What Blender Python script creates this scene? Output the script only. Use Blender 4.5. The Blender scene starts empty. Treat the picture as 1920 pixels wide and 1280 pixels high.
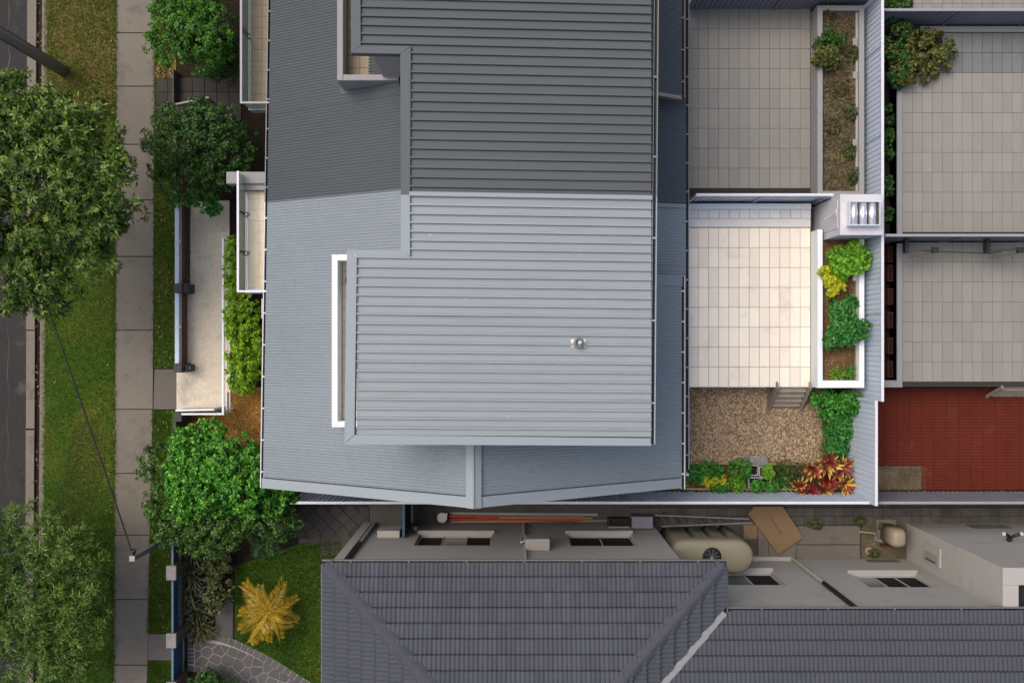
import bpy, bmesh, math, random
import numpy as np
from mathutils import Vector, Matrix

R = random.Random(7)
NR = np.random.default_rng(11)
scene = bpy.context.scene
COL = scene.collection

# ------------------------------------------------------------------ camera, sky, sun, exposure
H, F = 28.0, 1750.0            # drone height (m) and focal length (photo pixels, picture 1920 wide)
cam = bpy.data.cameras.new('camera')
cam.sensor_width = 36.0
cam.lens = F / 1920 * 36.0
cam.clip_end = 2000
camo = bpy.data.objects.new('camera', cam)
camo.location = (0, 0, H)
COL.objects.link(camo)
scene.camera = camo

SUN_EL, SUN_AZ = math.radians(60), math.radians(300)     # azimuth clockwise from +Y
world = bpy.data.worlds.new('World')
scene.world = world
world.use_nodes = True
nt = world.node_tree
sky = nt.nodes.new('ShaderNodeTexSky')
sky.sky_type = 'NISHITA'
sky.sun_disc = False
sky.sun_elevation = SUN_EL
sky.sun_rotation = SUN_AZ
sky.air_density = 1.0
sky.dust_density = 6.0
sky.ozone_density = 1.0
bg = nt.nodes['Background']
bg.inputs['Strength'].default_value = 0.15
nt.links.new(sky.outputs['Color'], bg.inputs['Color'])
sun = bpy.data.lights.new('sun', 'SUN')
sun.energy = 1.15
sun.angle = math.radians(40)
sun.color = (1.0, 0.95, 0.88)
suno = bpy.data.objects.new('sun', sun)
sd = Vector((math.sin(SUN_AZ) * math.cos(SUN_EL), math.cos(SUN_AZ) * math.cos(SUN_EL), math.sin(SUN_EL)))
suno.rotation_euler = (-sd).to_track_quat('-Z', 'Y').to_euler()
suno.location = sd * 60
COL.objects.link(suno)
scene.view_settings.view_transform = 'Standard'
scene.view_settings.look = 'None'
scene.view_settings.gamma = 1.0
scene.view_settings.exposure = 0.46
scene.view_settings.use_curve_mapping = False
G = 1.35        # how bright an open horizontal surface of albedo 1 comes out

# ------------------------------------------------------------------ measuring
def S(z):
    return F / (H - z)
def W(px, py, z=0.0):
    s = S(z)
    return Vector(((px - 960) / s, (640 - py) / s, z))
def X(px, z=0.0):
    return (px - 960) / S(z)
def Y(py, z=0.0):
    return (640 - py) / S(z)
def lin(c):
    c = c / 255.0
    return c / 12.92 if c <= 0.04045 else ((c + 0.055) / 1.055) ** 2.4
def C(r, g, b, k=1.0):
    return tuple(min(0.82, lin(v) / G * k) for v in (r, g, b))

# ------------------------------------------------------------------ mesh builder
class MB:
    def __init__(s):
        s.v = []; s.f = []
    def poly(s, pts):
        n = len(s.v); s.v += [tuple(p) for p in pts]; s.f.append(tuple(range(n, n + len(pts)))); return s
    def hexa(s, b, t):
        n = len(s.v); s.v += [tuple(p) for p in b] + [tuple(p) for p in t]
        s.f += [(n + 3, n + 2, n + 1, n), (n + 4, n + 5, n + 6, n + 7)]
        for i in range(4):
            j = (i + 1) % 4
            s.f.append((n + i, n + j, n + 4 + j, n + 4 + i))
        return s
    def box(s, x0, x1, y0, y1, z0, z1):
        x0, x1 = min(x0, x1), max(x0, x1); y0, y1 = min(y0, y1), max(y0, y1)
        q = [(x0, y0), (x1, y0), (x1, y1), (x0, y1)]
        return s.hexa([(*p, z0) for p in q], [(*p, z1) for p in q])
    def cbox(s, x0, x1, y0, y1, z0, z1, c=0.01):
        x0, x1 = min(x0, x1), max(x0, x1); y0, y1 = min(y0, y1), max(y0, y1)
        def ring(i, z):
            return [(x0 + i, y0 + i, z), (x1 - i, y0 + i, z), (x1 - i, y1 - i, z), (x0 + i, y1 - i, z)]
        n = len(s.v)
        s.v += ring(0, z0) + ring(0, z1 - c) + ring(c, z1)
        s.f.append((n + 3, n + 2, n + 1, n)); s.f.append((n + 8, n + 9, n + 10, n + 11))
        for k in (0, 4):
            for i in range(4):
                j = (i + 1) % 4
                s.f.append((n + k + i, n + k + j, n + k + 4 + j, n + k + 4 + i))
        return s
    def prism(s, pts, z0, z1, c=0.0):
        a = sum(pts[i][0] * pts[(i + 1) % len(pts)][1] - pts[(i + 1) % len(pts)][0] * pts[i][1] for i in range(len(pts)))
        pts = [tuple(p[:2]) for p in pts]
        if a < 0: pts = pts[::-1]
        n = len(s.v); k = len(pts)
        s.v += [(*p, z0) for p in pts] + [(*p, z1) for p in pts]
        s.f.append(tuple(range(n + k - 1, n - 1, -1))); s.f.append(tuple(range(n + k, n + 2 * k)))
        for i in range(k):
            j = (i + 1) % k
            s.f.append((n + i, n + j, n + k + j, n + k + i))
        return s
    def tube(s, pts, r, n=8, r2=None, cap=True):
        pts = [Vector(p) for p in pts]; m = len(pts); base = len(s.v)
        for i, p in enumerate(pts):
            d = (pts[min(i + 1, m - 1)] - pts[max(i - 1, 0)]).normalized()
            a = d.orthogonal().normalized() if abs(d.z) > 0.9 else d.cross(Vector((0, 0, 1))).normalized()
            b = d.cross(a)
            rr = r if r2 is None else r + (r2 - r) * i / (m - 1)
            for k in range(n):
                t = 2 * math.pi * k / n
                s.v.append(tuple(p + (a * math.cos(t) + b * math.sin(t)) * rr))
        for i in range(m - 1):
            for k in range(n):
                l = (k + 1) % n
                s.f.append((base + i * n + k, base + i * n + l, base + (i + 1) * n + l, base + (i + 1) * n + k))
        if cap:
            s.f.append(tuple(base + k for k in range(n))[::-1]); s.f.append(tuple(base + (m - 1) * n + k for k in range(n)))
        return s
    def lathe(s, c, prof, n=20):
        base = len(s.v)
        for (r, z) in prof:
            for k in range(n):
                t = 2 * math.pi * k / n
                s.v.append((c[0] + r * math.cos(t), c[1] + r * math.sin(t), c[2] + z))
        m = len(prof)
        for i in range(m - 1):
            for k in range(n):
                l = (k + 1) % n
                s.f.append((base + i * n + k, base + i * n + l, base + (i + 1) * n + l, base + (i + 1) * n + k))
        s.f.append(tuple(base + k for k in range(n))[::-1]); s.f.append(tuple(base + (m - 1) * n + k for k in range(n)))
        return s
    def beam(s, p, q, w, h, up=(0, 0, 1)):
        p, q = Vector(p), Vector(q); d = (q - p).normalized(); u = Vector(up)
        a = d.cross(u)
        if a.length < 1e-4: a = d.orthogonal()
        a.normalize(); b = a.cross(d).normalized()
        def ring(o):
            return [o - a * w / 2 - b * h / 2, o + a * w / 2 - b * h / 2, o + a * w / 2 + b * h / 2, o - a * w / 2 + b * h / 2]
        return s.hexa(ring(p), ring(q))
    def mesh(s, name, m, smooth=False):
        me = bpy.data.meshes.new(name)
        me.from_pydata(s.v, [], s.f); me.update()
        if m: me.materials.append(m)
        if smooth: me.shade_smooth()
        return me
    def build(s, name, m, parent=None, smooth=False, kind=None, bevel=0.0):
        o = bpy.data.objects.new(name, s.mesh(name, m, smooth)); COL.objects.link(o)
        if parent is not None: o.parent = parent
        if kind: o['kind'] = kind
        if bevel:
            b = o.modifiers.new('bevel', 'BEVEL'); b.width = bevel; b.segments = 2; b.limit_method = 'ANGLE'
        return o

def tag(o, label, cat, group=None):
    o['label'] = label; o['category'] = cat
    if group: o['group'] = group
    return o
def thing(name, label, cat, group=None):
    o = bpy.data.objects.new(name, None); o.empty_display_size = 0.2; COL.objects.link(o)
    return tag(o, label, cat, group)
def put(name, me, parent=None, loc=(0, 0, 0), rot=(0, 0, 0), scale=(1, 1, 1)):
    o = bpy.data.objects.new(name, me); COL.objects.link(o)
    o.location = loc; o.rotation_euler = rot; o.scale = scale
    if parent is not None: o.parent = parent
    return o
def struct(o, label=None):
    o['kind'] = 'structure'
    if label: o['label'] = label
    return o
def np_obj(name, verts, faces_n, m, parent=None, kind=None):
    """verts (N*k,3) array, faces of k corners each"""
    k = faces_n; n = len(verts) // k
    me = bpy.data.meshes.new(name)
    me.vertices.add(len(verts)); me.vertices.foreach_set('co', np.asarray(verts, dtype=np.float32).ravel())
    me.loops.add(n * k); me.loops.foreach_set('vertex_index', np.arange(n * k, dtype=np.int32))
    me.polygons.add(n); me.polygons.foreach_set('loop_start', np.arange(0, n * k, k, dtype=np.int32))
    me.update(calc_edges=True); me.validate()
    if m: me.materials.append(m)
    o = bpy.data.objects.new(name, me); COL.objects.link(o)
    if parent is not None: o.parent = parent
    if kind: o['kind'] = kind
    return o

# ------------------------------------------------------------------ materials
def _math(t, op, a, b=None, c=None):
    n = t.nodes.new('ShaderNodeMath'); n.operation = op
    for i, v in enumerate((a, b, c)):
        if v is None: continue
        if isinstance(v, (int, float)): n.inputs[i].default_value = v
        else: t.links.new(v, n.inputs[i])
    return n.outputs[0]
def _noise(t, scale, detail=3.0, rough=0.55, dist=0.0, vec=None, stretch=None):
    g = t.nodes.new('ShaderNodeNewGeometry')
    v = g.outputs['Position']
    if stretch:
        mp = t.nodes.new('ShaderNodeMapping'); mp.inputs['Scale'].default_value = stretch
        t.links.new(v, mp.inputs['Vector']); v = mp.outputs['Vector']
    n = t.nodes.new('ShaderNodeTexNoise')
    n.inputs['Scale'].default_value = scale; n.inputs['Detail'].default_value = detail
    n.inputs['Roughness'].default_value = rough; n.inputs['Distortion'].default_value = dist
    t.links.new(v, n.inputs['Vector'])
    return n.outputs['Fac']
def _ramp(t, fac, stops):
    n = t.nodes.new('ShaderNodeValToRGB'); e = n.color_ramp.elements
    while len(e) > 1: e.remove(e[-1])
    e[0].position = stops[0][0]; e[0].color = (*stops[0][1], 1)
    for p, c in stops[1:]:
        x = e.new(p); x.color = (*c, 1)
    t.links.new(fac, n.inputs['Fac'])
    return n.outputs['Color']
def newmat(name):
    m = bpy.data.materials.new(name); m.use_nodes = True
    return m, m.node_tree, m.node_tree.nodes['Principled BSDF']
def mat(name, col, rough=0.75, var=0.08, scale=5.0, big=0.08, bscale=0.6, rnd=0.0, fine=0.0, fscale=90.0, metal=0.0, spec=0.35,
        bump=0.0, bumpscale=60.0, specks=None, stains=None, stretch=None, hue=0.0):
    m, t, p = newmat(name)
    v = _math(t, 'MULTIPLY_ADD', _noise(t, scale, 4, 0.6, stretch=stretch), 2 * var, 1 - var)
    v = _math(t, 'ADD', v, _math(t, 'MULTIPLY_ADD', _noise(t, bscale, 2), 2 * big, -big))
    if fine: v = _math(t, 'ADD', v, _math(t, 'MULTIPLY_ADD', _noise(t, fscale, 2, 0.7), 2 * fine, -fine))
    h = t.nodes.new('ShaderNodeHueSaturation'); h.inputs['Color'].default_value = (*col, 1)
    if rnd:
        oi = t.nodes.new('ShaderNodeObjectInfo')
        v = _math(t, 'ADD', v, _math(t, 'MULTIPLY_ADD', oi.outputs['Random'], 2 * rnd, -rnd))
        if hue:
            t.links.new(_math(t, 'MULTIPLY_ADD', oi.outputs['Random'], 2 * hue, 0.5 - hue), h.inputs['Hue'])
    t.links.new(v, h.inputs['Value'])
    out = h.outputs['Color']
    if stains:      # (colour, scale, threshold, width)
        for (sc, ss, th, wd, amt) in stains:
            fac = _math(t, 'MULTIPLY', _math(t, 'SMOOTHSTEP' if False else 'MULTIPLY_ADD', _noise(t, ss, 5, 0.65, 0.3, stretch=stretch), 1.0 / wd, -th / wd), 1.0)
            cl = t.nodes.new('ShaderNodeClamp'); t.links.new(fac, cl.inputs['Value'])
            mx = t.nodes.new('ShaderNodeMix'); mx.data_type = 'RGBA'
            t.links.new(_math(t, 'MULTIPLY', cl.outputs[0], amt), mx.inputs['Factor'])
            t.links.new(out, mx.inputs[6]); mx.inputs[7].default_value = (*sc, 1)
            out = mx.outputs[2]
    if specks:      # (colour, scale, threshold)
        sc, ss, th = specks
        fac = _math(t, 'GREATER_THAN', _noise(t, ss, 1, 0.4), th)
        mx = t.nodes.new('ShaderNodeMix'); mx.data_type = 'RGBA'
        t.links.new(fac, mx.inputs['Factor']); t.links.new(out, mx.inputs[6]); mx.inputs[7].default_value = (*sc, 1)
        out = mx.outputs[2]
    t.links.new(out, p.inputs['Base Color'])
    p.inputs['Roughness'].default_value = rough; p.inputs['Metallic'].default_value = metal
    p.inputs['Specular IOR Level'].default_value = spec
    if bump:
        b = t.nodes.new('ShaderNodeBump'); b.inputs['Strength'].default_value = bump; b.inputs['Distance'].default_value = 0.02
        t.links.new(_noise(t, bumpscale, 4, 0.65), b.inputs['Height']); t.links.new(b.outputs[0], p.inputs['Normal'])
    return m
def ground_mat(name, stops, s1=0.45, s2=9.0, mix=0.45, fine=0.35, rough=0.95, bump=0.6, bumpscale=35.0, fscale=55.0, k=1.3, dry=None):
    m, t, p = newmat(name)
    stops = [(q, tuple(min(.6, c * k) for c in col)) for q, col in stops]
    f = _math(t, 'ADD', _math(t, 'MULTIPLY', _noise(t, s1, 4, 0.6, 0.6), 1 - mix), _math(t, 'MULTIPLY', _noise(t, s2, 4, 0.65), mix))
    if dry:      # the turf is drier from this line up the street
        g = t.nodes.new('ShaderNodeNewGeometry'); sx = t.nodes.new('ShaderNodeSeparateXYZ'); t.links.new(g.outputs['Position'], sx.inputs[0])
        cl = t.nodes.new('ShaderNodeClamp'); t.links.new(_math(t, 'MULTIPLY_ADD', sx.outputs['Y'], dry[1], -dry[0] * dry[1]), cl.inputs['Value']); cl.inputs['Max'].default_value = dry[2]
        f = _math(t, 'ADD', f, cl.outputs[0])
    col = _ramp(t, f, stops)
    h = t.nodes.new('ShaderNodeHueSaturation'); t.links.new(col, h.inputs['Color'])
    t.links.new(_math(t, 'MULTIPLY_ADD', _noise(t, fscale, 4, 0.75), 2 * fine, 1 - fine), h.inputs['Value'])
    t.links.new(h.outputs['Color'], p.inputs['Base Color'])
    p.inputs['Roughness'].default_value = rough; p.inputs['Specular IOR Level'].default_value = 0.15
    b = t.nodes.new('ShaderNodeBump'); b.inputs['Strength'].default_value = bump; b.inputs['Distance'].default_value = 0.03
    t.links.new(_noise(t, bumpscale, 4, 0.7), b.inputs['Height']); t.links.new(b.outputs[0], p.inputs['Normal'])
    return m
def leaf_mat(name, dark, mid, light, clump=2.2, rough=0.5, trans=0.3, spec=0.35, tip=None, k=1.55):
    m, t, p = newmat(name)
    dark, mid, light = [tuple(min(.6, c * k) for c in q) for q in (dark, mid, light)]
    if tip: tip = tuple(min(.6, c * k) for c in tip)
    g = t.nodes.new('ShaderNodeNewGeometry')
    f = _math(t, 'ADD', _math(t, 'MULTIPLY', g.outputs['Random Per Island'], 0.5), _math(t, 'MULTIPLY', _noise(t, clump, 2, 0.5), 0.55))
    stops = [(0.2, dark), (0.5, mid), (0.8, light)]
    if tip: stops.append((0.93, tip))
    col = _ramp(t, f, stops)
    t.links.new(col, p.inputs['Base Color'])
    p.inputs['Roughness'].default_value = rough; p.inputs['Specular IOR Level'].default_value = spec
    tr = t.nodes.new('ShaderNodeBsdfTranslucent'); t.links.new(col, tr.inputs['Color'])
    mx = t.nodes.new('ShaderNodeMixShader'); mx.inputs[0].default_value = trans
    t.links.new(p.outputs[0], mx.inputs[1]); t.links.new(tr.outputs[0], mx.inputs[2])
    t.links.new(mx.outputs[0], t.nodes['Material Output'].inputs['Surface'])
    return m
def glass_mat(name, tint, alpha):
    m, t, p = newmat(name)
    p.inputs['Base Color'].default_value = (*tint, 1); p.inputs['Roughness'].default_value = 0.08
    tr = t.nodes.new('ShaderNodeBsdfTransparent'); tr.inputs['Color'].default_value = (0.86, 0.92, 0.88, 1)
    mx = t.nodes.new('ShaderNodeMixShader'); mx.inputs[0].default_value = alpha
    t.links.new(tr.outputs[0], mx.inputs[1]); t.links.new(p.outputs[0], mx.inputs[2])
    t.links.new(mx.outputs[0], t.nodes['Material Output'].inputs['Surface'])
    return m

M = {}
WHITE_SPECK = (0.75, 0.75, 0.72)
M['roof_hi'] = mat('pale_grey_steel_sheet', C(148, 156, 160), 0.5, 0.05, 3, 0.05, 0.35, rnd=0.03, spec=0.25, specks=(WHITE_SPECK, 17.0, 0.83), stretch=(0.35, 3, 1),
                   stains=[((0.15, 0.15, 0.15), 1.6, 0.56, 0.2, 0.4), ((0.12, 0.12, 0.115), 6.0, 0.64, 0.08, 0.4), ((0.5, 0.5, 0.49), 9.0, 0.70, 0.04, 0.4)])
M['roof_lo'] = mat('pale_grey_corrugated_steel', C(128, 138, 144), 0.5, 0.06, 3, 0.07, 0.4, rnd=0.02, spec=0.4, stains=[((0.16, 0.17, 0.18), 1.6, 0.58, 0.25, 0.3)])
M['flash'] = mat('pale_grey_flashing', C(146, 155, 160), 0.5, 0.03, 4, 0.04, 0.5, spec=0.25, specks=(WHITE_SPECK, 17.0, 0.84))
M['roof_hi_d'] = mat('charcoal_steel_sheet', C(88, 93, 96), 0.6, 0.06, 3, 0.06, 0.35, rnd=0.04, stretch=(0.35, 3, 1), spec=0.2, stains=[((0.05, 0.05, 0.05), 2.2, 0.60, 0.2, 0.3)])
M['roof_lo_d'] = mat('charcoal_corrugated_steel', C(71, 78, 83), 0.55, 0.04, 3, 0.06, 0.4, rnd=0.02, spec=0.4, stains=[((0.04, 0.04, 0.045), 1.6, 0.58, 0.25, 0.3)])
M['flash_d'] = mat('charcoal_flashing', C(92, 96, 101), 0.55, 0.03, 4, 0.04, 0.5, spec=0.2, specks=(WHITE_SPECK, 7.0, 0.83))
M['gutter'] = mat('white_gutter', C(205, 208, 210), 0.45, 0.05, 5, 0.05, spec=0.4)
M['gutter_g'] = mat('grey_gutter', C(150, 158, 168), 0.45, 0.05, 5, 0.05, spec=0.4)
M['gutter_d'] = mat('dull_grey_gutter', C(120, 122, 122), 0.5, 0.10, 5, 0.08, spec=0.3)
M['gutter_in'] = mat('dark_gutter_bed', C(45, 45, 44), 0.9, 0.3, 12, 0.1)  # dark tone along the bed of each gutter trough
M['white'] = mat('white_render', C(238, 244, 247), 0.8, 0.03, 6, 0.03, stains=[((0.35, 0.35, 0.33), 3.0, 0.62, 0.2, 0.25)])
M['white_d'] = mat('weathered_white_render', C(150, 150, 150), 0.85, 0.04, 6, 0.04, stains=[((0.1, 0.1, 0.09), 3.0, 0.60, 0.2, 0.3)])
M['offwhite'] = mat('lilac_white_render', C(205, 205, 212), 0.8, 0.03, 6, 0.03, stains=[((0.2, 0.2, 0.2), 4.0, 0.62, 0.2, 0.3)])
M['tile'] = mat('cream_terrace_tile', C(238, 228, 212, 1.14), 0.55, 0.03, 4, 0.05, 0.5, rnd=0.05, hue=0.01, spec=0.3, stains=[((0.40, 0.35, 0.28), 1.5, 0.56, 0.2, 0.4), ((0.28, 0.24, 0.19), 9, 0.66, 0.06, 0.45)])
M['tile_d'] = mat('grey_beige_terrace_tile', C(137, 134, 127, 1.08), 0.6, 0.03, 4, 0.06, 0.5, rnd=0.05, hue=0.012, spec=0.3, stains=[((0.13, 0.11, 0.09), 2.2, 0.6, 0.2, 0.35), ((0.08, 0.07, 0.06), 11, 0.70, 0.06, 0.4)])
M['tile_dk'] = mat('darker_grey_tile', C(112, 113, 112, 1.1), 0.45, 0.05, 3, 0.08, 0.5, rnd=0.06, spec=0.4, stains=[((0.07, 0.07, 0.065), 1.6, 0.54, 0.2, 0.5)])  # darker, slightly smoother grey for the tile rows nearest the top fence
M['ledge'] = mat('pale_ledge_tile', C(224, 224, 222, 1.05), 0.6, 0.03, 4, 0.04, rnd=0.04, stains=[((0.3, 0.3, 0.28), 3, 0.6, 0.2, 0.3)])
M['tile_b'] = mat('warm_balcony_tile', C(238, 222, 196, 1.1), 0.55, 0.03, 4, 0.03, rnd=0.03, spec=0.3)
M['tile_bd'] = mat('tan_balcony_tile', C(150, 136, 112), 0.6, 0.03, 4, 0.03, rnd=0.05, spec=0.3)
M['grout'] = mat('brown_grout', C(92, 74, 58), 0.9, 0.2, 8, 0.1)
M['grout_d'] = mat('dark_grout', C(52, 48, 44), 0.9, 0.2, 8, 0.1)
M['conc'] = mat('pale_speckled_concrete', C(180, 170, 152, 1.62), 0.9, 0.16, 5, 0.10, 0.7, fine=0.4, fscale=26, bump=0.3, stains=[((0.10, 0.095, 0.075), 0.9, 0.54, 0.16, 0.5)])
M['path'] = mat('grey_footpath_concrete', C(120, 113, 102, .98), 0.9, 0.10, 4, 0.12, 0.5, rnd=0.08, fine=0.2, fscale=24, bump=0.2, stains=[((0.06, 0.055, 0.05), 1.4, 0.54, 0.18, 0.6), ((0.03, 0.03, 0.025), 8, 0.66, 0.05, 0.6), ((0.16, 0.15, 0.135), 3.3, 0.60, 0.08, 0.5)])
M['path_b'] = mat('brown_grey_concrete', C(108, 101, 94, 1.05), 0.9, 0.10, 4, 0.10, 0.5, rnd=0.06, fine=0.12, bump=0.2, stains=[((0.05, 0.045, 0.04), 1.8, 0.57, 0.2, 0.5)])
M['asphalt'] = mat('asphalt', C(48, 47, 46), 0.9, 0.2, 2.5, 0.2, 0.5, fine=0.5, fscale=26, bump=0.35, stains=[((0.012, 0.012, 0.012), 3.2, 0.62, 0.05, 0.6), ((0.10, 0.095, 0.09), 1.1, 0.58, 0.12, 0.4)])
M['kerb'] = mat('kerb_concrete', C(112, 104, 94, 1.2), 0.9, 0.12, 6, 0.12, fine=0.15, bump=0.3, stains=[((0.03, 0.026, 0.02), 2.5, 0.55, 0.15, 0.6)])
M['soil'] = ground_mat('dark_garden_soil', [(0.25, C(30, 24, 18)), (0.5, C(62, 46, 30)), (0.75, C(96, 72, 46))])
M['mulch'] = ground_mat('brown_mulch', [(0.25, C(50, 38, 26)), (0.5, C(92, 70, 46)), (0.75, C(140, 112, 80))], 2, 14)
M['bark'] = ground_mat('dark_wet_soil', [(0.25, C(16, 14, 12)), (0.5, C(34, 28, 22)), (0.75, C(58, 46, 34))])
M['verge'] = ground_mat('verge_turf', [(0.30, C(28, 50, 8)), (0.46, C(48, 74, 16)), (0.58, C(76, 82, 28)), (0.72, C(112, 96, 52))], 0.4, 5, 0.4, 0.4, k=1.4, dry=(5.2, .08, .17))
M['lawn'] = ground_mat('lawn_turf', [(0.28, C(22, 46, 8)), (0.48, C(46, 72, 14)), (0.62, C(82, 90, 26)), (0.8, C(104, 98, 40))], 0.6, 7, 0.4, 0.4, k=1.45)
M['dry'] = ground_mat('dry_straw_grass', [(0.25, C(70, 52, 22)), (0.5, C(128, 96, 46)), (0.75, C(184, 146, 84))], 1.3, 14, 0.5, 0.4)
M['dryd'] = ground_mat('dry_brown_bed', [(0.25, C(40, 36, 26)), (0.5, C(84, 76, 60)), (0.75, C(122, 114, 98))], 1.6, 16, 0.5, 0.45)
M['gravel_bed'] = ground_mat('gravel_bed', [(0.25, C(70, 56, 42)), (0.5, C(118, 98, 76)), (0.75, C(150, 130, 104))], 1.5, 20, 0.5, 0.4)
M['wall'] = mat('white_house_wall', C(205, 208, 210), 0.85, 0.03, 5, 0.03)
M['wall_s'] = mat('grey_rendered_wall', C(132, 130, 126, 1.75), 0.9, 0.05, 3, 0.06, 0.5, fine=0.04, bump=0.1, stains=[((0.06, 0.055, 0.05), 1.3, 0.58, 0.2, 0.35)])
M['wall_s2'] = mat('pale_grey_trim', C(168, 164, 158), 0.85, 0.05, 3, 0.06)
M['fence'] = mat('grey_fence_steel', C(150, 160, 172, 2.0), 0.5, 0.04, 2, 0.06, spec=0.4)
M['fence_d'] = mat('dull_grey_fence_steel', C(104, 104, 111, 1.6), 0.5, 0.05, 2, 0.06, spec=0.4)
M['rail'] = mat('pale_fence_capping', C(222, 222, 230), 0.5, 0.04, 3, 0.04, spec=0.4)
M['rail_d'] = mat('grey_fence_capping', C(150, 150, 156), 0.5, 0.05, 3, 0.05, spec=0.4)
M['rtile'] = mat('slate_grey_roof_tile', C(74, 77, 84), 0.7, 0.10, 9, 0.10, 0.5, rnd=0.10, fine=0.06, spec=0.15, stains=[((0.03, 0.03, 0.035), 2, 0.56, 0.2, 0.4), ((0.12, 0.12, 0.115), 5, 0.68, 0.06, 0.35)])
M['rcap'] = mat('slate_grey_hip_cap', C(72, 74, 83), 0.7, 0.05, 6, 0.05, rnd=0.04, spec=0.15)
M['sarking'] = mat('dark_roof_underlay', C(40, 40, 46), 0.9, 0.1)
M['valley'] = mat('zinc_valley', C(140, 142, 142), 0.45, 0.08, 4, 0.05, metal=0.0, spec=0.5)
M['black'] = mat('black_plastic', (0.008, 0.008, 0.008), 0.5, 0.1)
M['darkmetal'] = mat('dark_brown_metal', C(44, 40, 38), 0.5, 0.1)
M['dglass'] = mat('dark_window_glass', (0.010, 0.010, 0.011), 0.6, 0.1, spec=0.08)
M['pale_glass'] = mat('curtained_glass', C(98, 108, 108), 0.2, 0.12, 4, 0.1, spec=0.6)
M['blue'] = mat('blue_painted_steel', C(34, 78, 108), 0.5, 0.08, 3, 0.08, spec=0.4)
M['blue_hi'] = mat('pale_blue_rail', C(96, 124, 142), 0.5, 0.06, 3, 0.05, spec=0.4)
M['brick'] = mat('brown_brick', C(98, 84, 70), 0.9, 0.12, 8, 0.08, rnd=0.12, bump=0.3)
M['dbrick'] = mat('charcoal_brick', C(78, 76, 76), 0.85, 0.12, 8, 0.08, rnd=0.15, bump=0.3)
M['rust'] = mat('rusty_brown_brick', C(96, 66, 46, 1.4), 0.9, 0.25, 9, 0.1, bump=0.3, fine=0.2, fscale=30)
M['cap'] = mat('grey_pillar_cap', C(148, 144, 140), 0.85, 0.08, 5, 0.06, stains=[((0.06, 0.055, 0.05), 5, 0.58, 0.15, 0.4)])
M['paver'] = mat('dark_patio_paver', C(62, 57, 53), 0.85, 0.10, 5, 0.10, rnd=0.14, bump=0.25)
M['block'] = mat('grey_block_paver', C(84, 80, 76), 0.9, 0.12, 5, 0.12, rnd=0.15, bump=0.25, stains=[((0.02, 0.02, 0.015), 1.5, 0.5, 0.2, 0.6)])
M['stone'] = mat('grey_flagstone', C(84, 82, 82), 0.8, 0.10, 6, 0.06, rnd=0.12, bump=0.25)
M['mortar'] = mat('pale_mortar', C(158, 152, 142), 0.9, 0.12, 9, 0.08)
M['redpav'] = mat('red_clay_paver', C(100, 45, 35), 0.95, spec=0.05, var=0.16, scale=3, big=0.14, bscale=0.8, fine=0.10, bump=0.2, stains=[((0.14, 0.06, 0.03), 1.2, 0.57, 0.15, 0.4)])
M['redgrout'] = mat('dark_red_joint', C(44, 17, 13), 0.95, 0.2)
M['timber'] = mat('grey_weathered_timber', C(150, 140, 128), 0.85, 0.2, 9, 0.1, rnd=0.12, stretch=(1, 8, 1), bump=0.3, stains=[((0.07, 0.06, 0.05), 5, 0.52, 0.2, 0.6)])
M['sleeper'] = mat('tan_garden_sleeper', C(164, 140, 104), 0.85, 0.2, 8, 0.1, rnd=0.1, bump=0.3, stains=[((0.08, 0.06, 0.035), 5, 0.54, 0.2, 0.5)])
M['pole'] = mat('grey_timber_pole', C(112, 104, 96, 1.9), 0.9, 0.2, 5, 0.1, stretch=(6, 6, 0.6), bump=0.3)
M['galv'] = mat('galvanised_steel', C(128, 134, 134), 0.4, 0.10, 9, 0.06, metal=0.3, spec=0.5)
M['steel'] = mat('polished_stainless', (0.78, 0.79, 0.80), 0.38, 0.03, metal=0.85)
M['alu'] = mat('aluminium', C(142, 140, 136), 0.35, 0.06, metal=0.4)
M['cream'] = mat('cream_poly_tank', C(140, 135, 112), 0.5, 0.04, 3, 0.05, spec=0.4, stains=[((0.2, 0.17, 0.11), 2, 0.6, 0.2, 0.3)])
M['cream2'] = mat('beige_enamel', C(150, 140, 118), 0.5, 0.05, 4, 0.05, spec=0.4)
M['card'] = mat('brown_cardboard', C(128, 104, 78), 0.9, 0.05, 4, 0.08, 0.9, fine=0.03)
M['ink'] = mat('brown_ink', C(72, 52, 38), 0.9)
M['plastic'] = mat('white_plastic', C(196, 194, 190), 0.45, 0.04, spec=0.4)
M['plastic_d'] = mat('dull_white_plastic', C(150, 147, 142), 0.5, 0.05, spec=0.4)
M['orange'] = mat('orange_plastic', C(168, 66, 26), 0.5, 0.08)
M['red'] = mat('red_plastic', C(138, 34, 24), 0.5, 0.08)
M['yellow'] = mat('tan_yellow_plastic', C(160, 128, 66), 0.5, 0.08)
M['lilac'] = mat('lilac_grey_box', C(118, 118, 130), 0.6, 0.05)
M['terracotta'] = mat('terracotta', C(84, 28, 20), 0.8, 0.2)
M['glass'] = glass_mat('green_tinted_glass', (0.42, 0.47, 0.42), 0.55)
M['trunk'] = mat('tree_bark', C(84, 72, 60), 0.95, 0.2, 10, 0.1, bump=0.5)
M['wirebox'] = mat('grey_wire', C(170, 174, 176), 0.5, 0.06)

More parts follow.
